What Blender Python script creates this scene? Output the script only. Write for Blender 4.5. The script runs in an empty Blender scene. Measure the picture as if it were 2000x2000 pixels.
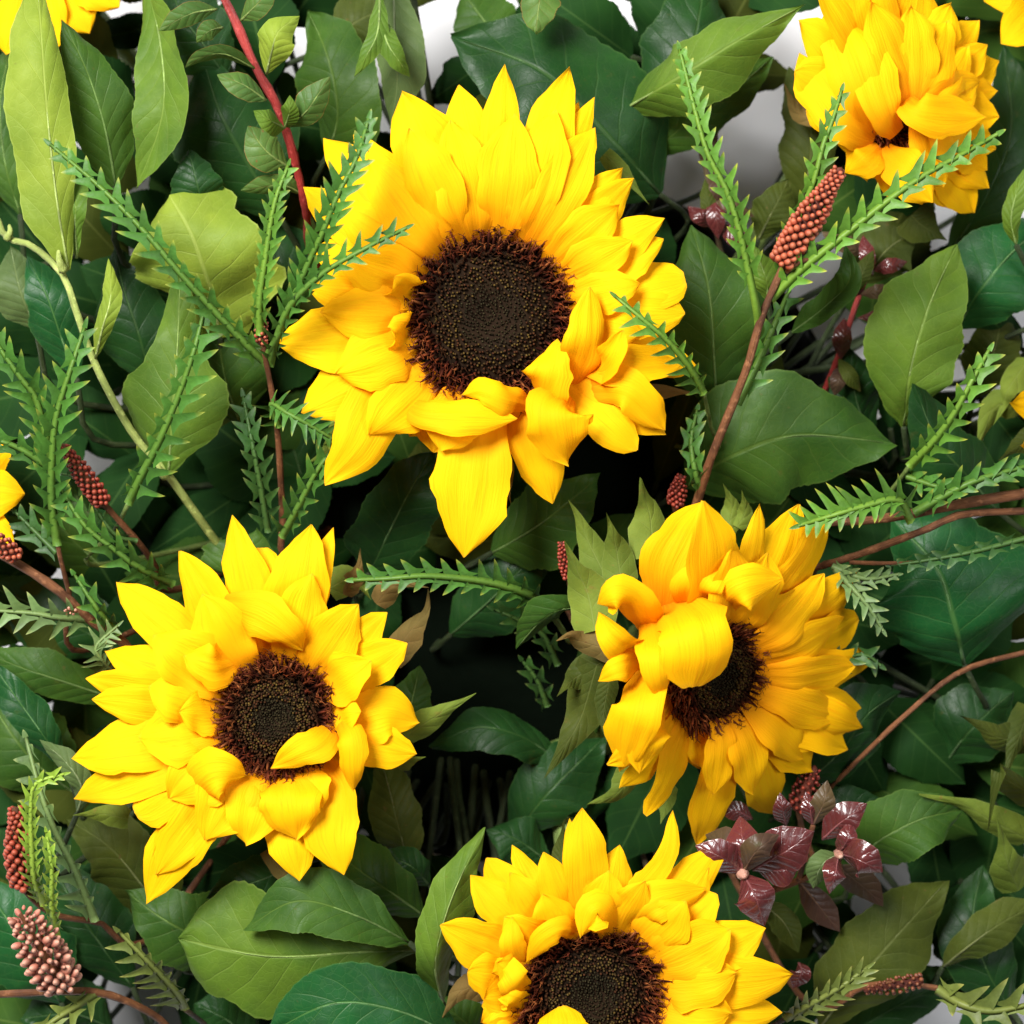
import bpy, math, random
from mathutils import Vector as V, Matrix, Quaternion
from math import sin, cos, pi, radians as R

# ------------------------------------------------------------------ camera, world, light
S = 0.00017            # metres per photograph pixel in the plane of the flowers
H = 0.165              # height of that plane above the white table
CD = 0.90              # camera distance from it
sc = bpy.context.scene
cam_d = bpy.data.cameras.new('camera'); cam = bpy.data.objects.new('camera', cam_d)
sc.collection.objects.link(cam); sc.camera = cam
cam.location = (0, 0, H + CD); cam.rotation_euler = (0, 0, 0)
cam_d.sensor_width = 36.0; cam_d.lens = 36.0 * CD / (2000 * S); cam_d.clip_start = 0.01; cam_d.clip_end = 50
cam_d.dof.use_dof = True; cam_d.dof.focus_distance = CD - 0.012; cam_d.dof.aperture_fstop = 10.0
sc.world = bpy.data.worlds.new('World'); sc.world.use_nodes = True
bg = sc.world.node_tree.nodes['Background']; bg.inputs[0].default_value = (1, 1, 1, 1); bg.inputs[1].default_value = 0.03
def area(name, loc, target, size, power, col=(1, 1, 1)):
    l = bpy.data.lights.new(name, 'AREA'); l.shape = 'DISK'; l.size = size; l.energy = power; l.color = col
    o = bpy.data.objects.new(name, l); sc.collection.objects.link(o); o.location = loc
    o.rotation_euler = (V(target) - V(loc)).to_track_quat('-Z', 'Y').to_euler()
area('key_softbox', (-0.52, 0.56, H + 1.08), (0, 0, H), 0.60, 50, (1, 0.985, 0.96))
area('added_fill', (0.75, 0.05, H + 1.05), (0.05, 0, H), 0.5, 7.5, (0.96, 0.98, 1))  # added fill lamp, lightens the shaded right sides
vs = sc.view_settings; vs.view_transform = 'Standard'; vs.look = 'None'; vs.exposure = 0.0; vs.gamma = 1.0
vs.use_curve_mapping = False
sc.render.engine = 'CYCLES'; sc.cycles.max_bounces = 5; sc.cycles.diffuse_bounces = 3; sc.cycles.transmission_bounces = 4
sc.render.resolution_x = sc.render.resolution_y = 1024

rng = random.Random(7)
COL = sc.collection
def P(px, py, d=0.0):
    """the real place of something seen at photograph pixel px,py that stands d millimetres above the flower plane"""
    d *= 0.001; k = (CD - d) / CD
    return V(((px - 1000) * S * k, (1000 - py) * S * k, H + d))
def mix(a, b, t): return a + (b - a) * t

# ------------------------------------------------------------------ object helpers
def link(name, data, parent=None, base=None):
    o = bpy.data.objects.new(name, data); COL.objects.link(o)
    if parent is not None: o.parent = parent
    return o
def tag(o, label, cat, group=None):
    o['label'] = label; o['category'] = cat
    if group: o['group'] = group
    return o
def thing(name, label, cat, base, group=None):
    o = bpy.data.objects.new(name, None); COL.objects.link(o); o.location = base; o.empty_display_size = 0.01
    return tag(o, label, cat, group)
def root(o):
    while o.parent is not None: o = o.parent
    return o
def mesh(name, verts, faces, mat, parent=None, uv=None, col=None, smooth=True):
    org = root(parent).location if parent is not None else V((0, 0, 0))
    m = bpy.data.meshes.new(name)
    m.from_pydata([(v[0] - org[0], v[1] - org[1], v[2] - org[2]) for v in verts], [], faces)
    if smooth: m.polygons.foreach_set('use_smooth', [True] * len(m.polygons))
    if uv is not None:
        l = m.uv_layers.new(name='UVMap'); li = [0] * len(m.loops); m.loops.foreach_get('vertex_index', li)
        f = []
        for i in li: f += uv[i]
        l.data.foreach_set('uv', f)
    if col is not None:
        a = m.color_attributes.new('Col', 'FLOAT_COLOR', 'POINT'); f = []
        for c in col: f += (c[0], c[1], c[2], 1)
        a.data.foreach_set('color', f)
    m.materials.append(mat); m.update()
    return link(name, m, parent)

def catmull(pts, n):
    """n+1 points along a smooth curve through pts"""
    if len(pts) == 2: return [pts[0].lerp(pts[1], i / n) for i in range(n + 1)]
    q = [pts[0] * 2 - pts[1]] + list(pts) + [pts[-1] * 2 - pts[-2]]
    k = len(pts) - 1; raw = []
    for s in range(k):
        a, b, c, d = q[s:s + 4]
        for i in range(12):
            t = i / 12
            raw.append(0.5 * (2 * b + (c - a) * t + (2 * a - 5 * b + 4 * c - d) * t * t + (3 * b - a - 3 * c + d) * t ** 3))
    raw.append(pts[-1].copy())
    L = [0]
    for i in range(1, len(raw)): L.append(L[-1] + (raw[i] - raw[i - 1]).length)
    out = []; j = 0
    for i in range(n + 1):
        x = L[-1] * i / n
        while j < len(L) - 2 and L[j + 1] < x: j += 1
        seg = max(L[j + 1] - L[j], 1e-9)
        out.append(raw[j].lerp(raw[j + 1], min(1, (x - L[j]) / seg)))
    return out
def tangents(c):
    n = len(c); return [(c[min(i + 1, n - 1)] - c[max(i - 1, 0)]).normalized() for i in range(n)]
def tube_geo(pts, r0, r1, n=14, k=7, knobs=0.0):
    c = catmull(pts, n); T = tangents(c); vs_, fs, uv = [], [], []
    up = V((0.3, 0.5, 0.8)); ph = rng.random() * 6
    for i, (p, t) in enumerate(zip(c, T)):
        a = t.cross(up).normalized(); b = t.cross(a); r = mix(r0, r1, i / n) * (1 + knobs * sin(i * 2.1 + ph) * sin(i * 0.9 + ph))
        for j in range(k):
            w = 2 * pi * j / k; vs_.append(p + (a * cos(w) + b * sin(w)) * r); uv.append((j / k, i / n))
    for i in range(n):
        for j in range(k):
            fs.append((i * k + j, i * k + (j + 1) % k, (i + 1) * k + (j + 1) % k, (i + 1) * k + j))
    vs_.append(c[-1] + T[-1] * r1 * 0.8); uv.append((0.5, 1)); e = len(vs_) - 1
    for j in range(k): fs.append((n * k + j, n * k + (j + 1) % k, e))
    vs_.append(c[0]); uv.append((0.5, 0)); e = len(vs_) - 1
    for j in range(k): fs.append((j, e, (j + 1) % k))
    return vs_, fs, uv
def tube(name, pts, r0, r1, mat, parent, n=14, k=7, knobs=0.0):
    v, f, u = tube_geo(pts, r0, r1, n, k, knobs); return mesh(name, v, f, mat, parent, uv=u)
def prof(tab, t):
    for (a, x), (b, y) in zip(tab, tab[1:]):
        if t <= b:
            s = (t - a) / (b - a); s = s * s * (3 - 2 * s) * 0.5 + s * 0.5
            return x + (y - x) * s
    return tab[-1][1]
SH = {
 'petal':  [(0, .40), (.15, .68), (.38, .97), (.55, 1), (.72, .86), (.86, .56), (.95, .24), (1, .02)],
 'round':  [(0, .45), (.15, .70), (.38, .96), (.6, 1), (.8, .88), (.92, .6), (.98, .28), (1, .05)],
 'blunt':  [(0, .45), (.2, .8), (.5, 1), (.75, .98), (.9, .86), (.97, .6), (1, .3)],
 'ovate':  [(0, .08), (.06, .38), (.18, .80), (.36, 1), (.55, .95), (.75, .68), (.9, .32), (1, .015)],
 'ellip':  [(0, .05), (.12, .42), (.3, .84), (.5, 1), (.7, .86), (.88, .44), (.96, .17), (1, .015)],
 'obov':   [(0, .05), (.2, .38), (.45, .82), (.68, 1), (.84, .84), (.94, .5), (1, .03)],
 'waist':  [(0, .06), (.08, .30), (.22, .80), (.36, 1), (.46, .92), (.56, .56), (.68, .36), (.82, .30), (.93, .22), (1, .03)],
 'lance':  [(0, .12), (.15, .62), (.35, 1), (.6, .82), (.82, .42), (1, .012)],
 'bract':  [(0, .8), (.15, 1), (.35, .92), (.52, .60), (.7, .27), (.85, .12), (1, .01)],
}
def sheet(name, cl, width, mat, parent, N=V((0, 0, 1)), roll=0, twist=0, shape='ellip', fold=0, cup=0.0, asym=(1, 1),
          nl=20, nw=10, wav=0.03, groove=0.0, teeth=0, rn=rng, notch=0.0):
    """a leaf or petal: a curved sheet along centre line cl (world points)"""
    c = catmull(cl, nl); T = tangents(c); hw = width * S * 0.5; tab = SH[shape]
    ph = [rn.random() * 6.3 for _ in range(6)]; vs_, uv, fs = [], [], []; rib = []
    Nn = N[0] if isinstance(N, (list, tuple)) else N
    Ne = N[1] if isinstance(N, (list, tuple)) else N
    lastS = None
    for i, (p, t) in enumerate(zip(c, T)):
        a = i / nl; nn = Nn.lerp(Ne, a)
        s = t.cross(nn)
        if s.length < 0.05 and lastS is not None: s = lastS.copy()
        s.normalize()
        if lastS is not None and s.dot(lastS) < 0: s = -s
        lastS = s.copy(); n = s.cross(t).normalized()
        q = Quaternion(t, -R(roll + twist * a)); s = q @ s; n = q @ n
        w = prof(tab, a) * hw
        for j in range(nw + 1):
            u = -1 + 2 * j / nw; au = abs(u); m = asym[0] if u < 0 else asym[1]
            e = 1 + wav * sin(a * 9 + ph[0] + (u > 0) * 2) * au + 0.6 * wav * sin(a * 21 + ph[1] + (u > 0) * 3) * au
            if teeth and au > 0.99: e *= 1 + 0.012 * (1 if (i % 2) else -1) + rn.uniform(-.012, .012)
            x = u * w * m * e
            fx = abs(x)
            z = -fx * sin(R(fold)) - cup * hw * u * u * prof(tab, a)
            x *= cos(R(fold)) if fold else 1
            z += wav * hw * (sin(a * 7 + ph[2] + u * 1.3) + 0.7 * sin(a * 13 + ph[3] - u * 2)) * (0.25 + au) * min(1, a * 4)
            if groove:
                z += groove * hw * cos(u * 3 * pi + ph[4] * .15) * min(1, a * 5) * (1 - a * .6) * (0.75 + .25 * sin(a * 6 + ph[5]))
            if groove and au > .99 and a > .2: x *= 1 + rn.uniform(-.03, .03)
            pt = p + s * x + n * z
            if notch and a > .97: pt += t * notch * hw * (au - .5)
            vs_.append(pt); uv.append((0.5 + 0.5 * u, a))
        rib.append((p, s, n, hw))
    k = nw + 1
    for i in range(nl):
        for j in range(nw): fs.append((i * k + j, i * k + j + 1, (i + 1) * k + j + 1, (i + 1) * k + j))
    o = mesh(name, vs_, fs, mat, parent, uv=uv)
    return o, c, rib

# ------------------------------------------------------------------ materials
class NT:
    def __init__(s, name):
        s.m = bpy.data.materials.new(name); s.m.use_nodes = True; s.t = s.m.node_tree; s.t.nodes.clear()
        s.out = s.n('ShaderNodeOutputMaterial')
    def n(s, typ, **k):
        o = s.t.nodes.new(typ)
        for a, b in k.items(): setattr(o, a, b)
        return o
    def set(s, sock, v):
        if isinstance(v, bpy.types.NodeSocket): s.t.links.new(v, sock)
        elif v is not None:
            sock.default_value = (*v, 1) if (hasattr(v, '__len__') and len(v) == 3 and sock.type == 'RGBA') else v
    def math(s, op, a, b=None, c=None, clamp=False):
        o = s.n('ShaderNodeMath', operation=op, use_clamp=clamp)
        for i, v in enumerate((a, b, c)): s.set(o.inputs[i], v)
        return o.outputs[0]
    def mixc(s, f, a, b, mode='MIX'):
        o = s.n('ShaderNodeMix', data_type='RGBA', blend_type=mode, clamp_factor=True)
        s.set(o.inputs[0], f); s.set(o.inputs[6], a); s.set(o.inputs[7], b); return o.outputs[2]
    def ss(s, x, a, b, lo=0.0, hi=1.0):
        o = s.n('ShaderNodeMapRange', interpolation_type='SMOOTHSTEP')
        for i, v in enumerate((x, a, b, lo, hi)): s.set(o.inputs[i], v)
        return o.outputs[0]
    def noise(s, vec, scale, detail=3, rough=.55, dist=0.0):
        o = s.n('ShaderNodeTexNoise'); s.set(o.inputs['Vector'], vec); o.inputs['Scale'].default_value = scale
        o.inputs['Detail'].default_value = detail; o.inputs['Roughness'].default_value = rough
        o.inputs['Distortion'].default_value = dist; return o.outputs[0]
    def bsdf(s, col, rough, spec=.4, bump=None, bstr=.3, bdist=.001, trans=0.0, tcol=None, sheen=0):
        b = s.n('ShaderNodeBsdfPrincipled'); s.set(b.inputs['Base Color'], col); s.set(b.inputs['Roughness'], rough)
        b.inputs['Specular IOR Level'].default_value = spec
        if sheen: b.inputs['Sheen Weight'].default_value = sheen
        if bump is not None:
            u = s.n('ShaderNodeBump'); u.inputs['Strength'].default_value = bstr; u.inputs['Distance'].default_value = bdist
            s.set(u.inputs['Height'], bump); s.t.links.new(u.outputs[0], b.inputs['Normal'])
        sh = b.outputs[0]
        if trans:
            t = s.n('ShaderNodeBsdfTranslucent'); s.set(t.inputs[0], tcol if tcol is not None else col)
            x = s.n('ShaderNodeMixShader'); x.inputs[0].default_value = trans
            s.t.links.new(sh, x.inputs[1]); s.t.links.new(t.outputs[0], x.inputs[2]); sh = x.outputs[0]
        s.t.links.new(sh, s.out.inputs[0]); return s.m

def mat_petal():
    k = NT('petal_yellow'); uvn = k.n('ShaderNodeUVMap'); sp = k.n('ShaderNodeSeparateXYZ'); k.set(sp.inputs[0], uvn.outputs[0])
    oi = k.n('ShaderNodeObjectInfo'); u, v = sp.outputs[0], sp.outputs[1]
    cv = k.n('ShaderNodeCombineXYZ'); k.set(cv.inputs[0], k.math('MULTIPLY', u, 16)); k.set(cv.inputs[1], k.math('MULTIPLY', v, 1.6))
    k.set(cv.inputs[2], k.math('MULTIPLY', oi.outputs['Random'], 40))
    st = k.noise(cv.outputs[0], 1.6, 3, .6, .3)
    ramp = k.n('ShaderNodeValToRGB'); el = ramp.color_ramp.elements
    el[0].position = 0.0; el[0].color = (.72, .20, .003, 1); el[1].position = 1; el[1].color = (.93, .51, .003, 1)
    for p_, c_ in ((.12, (.90, .33, .003, 1)), (.30, (.93, .43, .003, 1)), (.58, (.94, .525, .003, 1))):
        e = el.new(p_); e.color = c_
    k.set(ramp.inputs[0], k.math('ADD', v, k.math('MULTIPLY', k.math('SUBTRACT', st, .5), .22)))
    c = k.mixc(k.ss(st, .50, .72, 0, .60), ramp.outputs[0], (.93, .36, .003))  # vein streaks, strengthened to paint orange shade between overlapping petals
    c = k.mixc(k.math('MULTIPLY', oi.outputs['Random'], .22), c, (.93, .43, .003))
    tip = k.ss(v, .955, 1.0, 0, .45)
    c = k.mixc(tip, c, (.72, .36, .02))
    return k.bsdf(c, .7, .08, st, .3, .0011, .30, k.mixc(.4, c, (.97, .50, .0)))

def mat_leaf(name, base, dark, vein, rough=.45, spec=.4, nv=9, bl=.25, trans=.12, veinamt=.55, blot=(.10, .07, .02), edge=.35):
    k = NT(name); uvn = k.n('ShaderNodeUVMap'); sp = k.n('ShaderNodeSeparateXYZ'); k.set(sp.inputs[0], uvn.outputs[0])
    oi = k.n('ShaderNodeObjectInfo'); tc = k.n('ShaderNodeTexCoord')
    u = k.math('ABSOLUTE', k.math('SUBTRACT', k.math('MULTIPLY', sp.outputs[0], 2), 1)); v = sp.outputs[1]
    off = k.n('ShaderNodeVectorMath', operation='ADD'); k.set(off.inputs[0], tc.outputs['Object'])
    cr = k.n('ShaderNodeCombineXYZ')
    for i in range(3): k.set(cr.inputs[i], k.math('MULTIPLY', oi.outputs['Random'], 3.7 + i))
    k.set(off.inputs[1], cr.outputs[0]); oc = off.outputs[0]
    n1 = k.noise(oc, 38, 3); n2 = k.noise(oc, 160, 4); n3 = k.noise(oc, 1400, 2)
    # secondary veins: arcs that leave the midrib and sweep towards the tip
    ph = k.math('ADD', k.math('SUBTRACT', v, k.math('MULTIPLY', k.math('POWER', u, .8), .20)), k.math('MULTIPLY', k.math('SUBTRACT', n1, .5), .08))
    side = k.math('MULTIPLY', k.math('GREATER_THAN', sp.outputs[0], .5), .45)
    fr = k.math('FRACT', k.math('ADD', k.math('MULTIPLY', ph, nv), side))
    dist = k.math('ABSOLUTE', k.math('SUBTRACT', fr, .5))
    sec = k.ss(dist, .05, .0, 0, 1)
    sec = k.math('MULTIPLY', sec, k.ss(u, 1.0, .35, .05, 1))
    mid = k.ss(u, .045, .012, 0, 1)
    vor = k.n('ShaderNodeTexVoronoi', feature='DISTANCE_TO_EDGE'); k.set(vor.inputs['Vector'], oc); vor.inputs['Scale'].default_value = 330
    ter = k.ss(vor.outputs['Distance'], .09, .0, 0, .30)
    vm = k.math('MAXIMUM', k.math('MAXIMUM', k.math('MULTIPLY', sec, .6), mid), k.math('MULTIPLY', ter, .5))
    c = k.mixc(k.ss(n1, .32, .68), dark, base)
    c = k.mixc(k.math('MULTIPLY', oi.outputs['Random'], .35), c, tuple(x * .72 for x in dark))
    c = k.mixc(k.ss(n2, .35, .7, 0, .22), c, tuple(x * .55 for x in dark))
    c = k.mixc(k.math('MULTIPLY', vm, veinamt * .85), c, vein)
    c = k.mixc(k.ss(u, .955, .995, 0, edge), c, vein)  # pale leaf margin, doubling as painted light on the thin edge
    c = k.mixc(k.ss(k.noise(oc, 75, 4, .7), .64, .74, 0, min(1, bl * 1.8)), c, blot); c = k.mixc(k.ss(k.noise(oc, 420, 2, .5), .70, .78, 0, min(1, bl * 2.2)), c, blot)
    quilt = k.math('MULTIPLY', k.math('SINE', k.math('MULTIPLY', dist, 3.14)), .5)
    h = k.math('ADD', k.math('SUBTRACT', k.math('MULTIPLY', quilt, .7), k.math('MULTIPLY', vm, .5)), k.math('ADD', k.math('MULTIPLY', n2, .5), k.math('MULTIPLY', n3, .10)))
    ro = k.ss(n2, .3, .7, rough + .0, rough + .18)
    return k.bsdf(c, ro, spec * .36, h, .40, .0011, trans, k.mixc(.4, c, (.25, .40, .03)))

def mat_vcol(name, rough, spec=.3, trans=.1, nscale=500, bstr=.3, var=.35):
    k = NT(name); a = k.n('ShaderNodeAttribute', attribute_name='Col'); tc = k.n('ShaderNodeTexCoord')
    n = k.noise(tc.outputs['Object'], nscale, 3); n2 = k.noise(tc.outputs['Object'], 60, 2)
    c = k.mixc(k.ss(n, .35, .7, 0, var), a.outputs[0], k.mixc(1.0, a.outputs[0], (.5, .5, .5), 'MULTIPLY'))
    c = k.mixc(k.ss(n2, .35, .65, 0, .3), c, k.mixc(1.0, a.outputs[0], (1.35, 1.2, .8), 'MULTIPLY'))
    return k.bsdf(c, rough, spec, n, bstr, .0004, trans)
def mat_stem(name, a, b, rough=.6, spec=.3):
    k = NT(name); tc = k.n('ShaderNodeTexCoord'); uvn = k.n('ShaderNodeUVMap'); mp = k.n('ShaderNodeMapping')
    k.set(mp.inputs[0], uvn.outputs[0]); mp.inputs['Scale'].default_value = (14, 2.2, 1)
    n = k.noise(mp.outputs[0], 3, 4, .65, .4); n2 = k.noise(tc.outputs['Object'], 90, 3)
    c = k.mixc(k.ss(n, .3, .7), a, b); c = k.mixc(k.ss(n2, .38, .66, 0, .75), c, tuple(x * .45 for x in a)); n3 = k.noise(tc.outputs['Object'], 420, 3); c = k.mixc(k.ss(n3, .55, .72, 0, .5), c, tuple(min(1, x * 1.7 + .02) for x in b))
    return k.bsdf(c, rough, spec, k.math('ADD', n, n3), .7, .0007)

PETAL = mat_petal()
LM = dict(
 lime=mat_leaf('leaf_pale_lime', (.226, .294, .030), (.155, .226, .024), (.332, .400, .090), .5, .35, 8, .22, .16, .5),
 bright=mat_leaf('leaf_bright_green', (.103, .175, .017), (.062, .125, .014), (.187, .261, .050), .45, .38, 9, .15, .14),
 mid=mat_leaf('leaf_mid_green', (.046, .103, .012), (.026, .070, .010), (.100, .162, .028), .42, .4, 9, .15),
 deep=mat_leaf('leaf_deep_green', (.015, .057, .011), (.008, .034, .008), (.050, .106, .025), .36, .42, 8, .10, .08, .45),
 emerald=mat_leaf('leaf_emerald', (.012, .081, .020), (.008, .050, .012), (.074, .168, .040), .34, .42, 8, .08, .08, .6),
 olive=mat_leaf('leaf_olive', (.065, .081, .011), (.037, .053, .008), (.112, .131, .037), .5, .3, 10, .35),
 grey=mat_leaf('leaf_grey_green', (.087, .131, .040), (.056, .093, .028), (.150, .193, .068), .5, .35, 9, .15),
 plum=mat_leaf('leaf_plum', (.125, .024, .026), (.075, .016, .015), (.26, .08, .07), 0.16, 2.2, 7, .1, .05, .4, (.06, .04, .02), .5),
 plumgreen=mat_leaf('leaf_plum_green', (.082, .057, .025), (.057, .029, .021), (.164, .098, .057), .3, .5, 7, .2, .05, .4, (.049, .066, .016), .4),
 myrtle=mat_leaf('leaf_red_edged', (.081, .150, .028), (.046, .103, .022), (.224, .087, .025), .4, .4, 6, .25, .14, .35, (.187, .043, .019), .8),
 bract=mat_leaf('bract_green', (.15, .20, .026), (.10, .145, .02), (.221, .262, .082), .6, .25, 5, .2, .1, .35, (.205, .098, .033)),
 tan=mat_leaf('bract_dry', (.205, .123, .037), (.131, .098, .029), (.246, .164, .066), .65, .2, 5, .3, .1, .3, (.098, .041, .016)),
)
def mat_dim(name, base, dark, vein):  # leaf greens darkened, shade of the deep layer painted into the colour
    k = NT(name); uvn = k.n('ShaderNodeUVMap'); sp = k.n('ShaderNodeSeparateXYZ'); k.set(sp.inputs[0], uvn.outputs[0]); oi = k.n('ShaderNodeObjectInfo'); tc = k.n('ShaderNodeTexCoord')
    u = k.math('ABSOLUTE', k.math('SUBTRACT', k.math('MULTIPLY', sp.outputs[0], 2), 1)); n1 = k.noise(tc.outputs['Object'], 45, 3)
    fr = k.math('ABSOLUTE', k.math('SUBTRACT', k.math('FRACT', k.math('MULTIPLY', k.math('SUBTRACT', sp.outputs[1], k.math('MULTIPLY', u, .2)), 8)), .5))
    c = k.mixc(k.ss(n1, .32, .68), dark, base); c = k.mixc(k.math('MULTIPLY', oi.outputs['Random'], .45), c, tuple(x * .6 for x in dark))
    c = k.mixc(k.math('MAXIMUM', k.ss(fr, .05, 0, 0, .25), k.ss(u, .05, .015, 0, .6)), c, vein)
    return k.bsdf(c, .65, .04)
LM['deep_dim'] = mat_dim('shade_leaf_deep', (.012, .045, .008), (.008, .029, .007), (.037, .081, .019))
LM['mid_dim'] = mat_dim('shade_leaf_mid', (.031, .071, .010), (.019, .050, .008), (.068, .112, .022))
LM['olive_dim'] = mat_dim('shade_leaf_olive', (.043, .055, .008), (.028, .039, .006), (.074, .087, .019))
ST_GREEN = mat_stem('stem_green', (.10, .16, .035), (.17, .23, .05))
ST_LIME = mat_stem('stem_lime', (.30, .38, .085), (.40, .46, .13), .5)
ST_BROWN = mat_stem('stem_brown', (.11, .036, .013), (.21, .085, .03))
ST_RED = mat_stem('stem_red', (.26, .018, .016), (.36, .05, .04), .45)
ST_DEEP = mat_stem('stem_deep', (.020, .035, .010), (.035, .05, .015))  # stem green darkened to paint in the shade under the leaves
ST_DARK = mat_stem('stem_dark', (.045, .03, .014), (.07, .05, .02))
FLORET = mat_vcol('disc_florets', .85, .04, 0, 900, .3)
FROND = mat_vcol('frond_green', .5, .32, .12, 700, .35)
BUDM = mat_vcol('bud_skin', .42, .4, 0, 900, .3)

# ------------------------------------------------------------------ the surface below
def mat_plain(name, c, rough, ns, var):
    k = NT(name); tc = k.n('ShaderNodeTexCoord'); n = k.noise(tc.outputs['Object'], ns, 4)
    return k.bsdf(k.mixc(k.ss(n, .3, .7, 0, var), c, tuple(x * .8 for x in c)), rough, .3 if rough < .9 else 0, n, .1, .0005)
T_ = 1.5
tb = mesh('table', [(-T_, -T_, 0), (T_, -T_, 0), (T_, T_, 0), (-T_, T_, 0)], [(0, 1, 2, 3)],
          mat_plain('white_table', (.80, .80, .82), .6, 30, .12), smooth=False); tb['kind'] = 'structure'
FT = -80            # top of the foam, millimetres
def lathe(name, prof_, mat, parent=None, k=40, wob=0.0):
    vs_, fs = [], []
    for i, (r, z) in enumerate(prof_):
        for j in range(k):
            a = 2 * pi * j / k; rr = r * (1 + wob * sin(3 * a + i)); vs_.append(V((rr * cos(a), rr * sin(a), z)))
    for i in range(len(prof_) - 1):
        for j in range(k): fs.append((i * k + j, i * k + (j + 1) % k, (i + 1) * k + (j + 1) % k, (i + 1) * k + j))
    fs.append(tuple(range(k))[::-1]); fs.append(tuple((len(prof_) - 1) * k + j for j in range(k)))
    return mesh(name, vs_, fs, mat, parent)
ft = H + FT * .001
bw = thing('bowl', 'low black bowl of foam, added and blackened as shade beneath the flowers', 'bowl', V((0, 0, 0)))
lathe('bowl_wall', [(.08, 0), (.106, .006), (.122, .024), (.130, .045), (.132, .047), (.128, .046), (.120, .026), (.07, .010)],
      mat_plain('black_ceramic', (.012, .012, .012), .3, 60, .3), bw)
lathe('added_shade_foam', [(.106, .018), (.118, .026), (.1195, ft - .034), (.113, ft - .022), (.095, ft - .010), (.06, ft - .002), (.02, ft)],
      mat_plain('foam_shade_black', (.003, .005, .003), 1, 300, .6), bw, wob=.01)  # added foam mound, coloured near black as the shade in the gaps
def foam(px, py, spread=14):
    """where a stem that shows at px,py goes into the foam"""
    q = P(px, py, 0); r = math.hypot(q.x, q.y); k = min(1, .086 / max(r, 1e-4)) * mix(.72, 1, rng.random())
    return V((q.x * k + rng.uniform(-1, 1) * .006, q.y * k + rng.uniform(-1, 1) * .006, ft - .032))
def rootstem(parent, p, out, r0, mat, name='stem', n=12):
    """stem from the foam to point p, arriving along direction out"""
    f = foam((p.x / S) + 1000, 1000 - p.y / S); L = (p - f).length
    return tube(name, [f, f + V((0, 0, .5 * (p.z - f.z) + .006)) + (p - f) * .12, p - out * L * .22, p], r0 * 1.25, r0, mat, parent, n=n)

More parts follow.
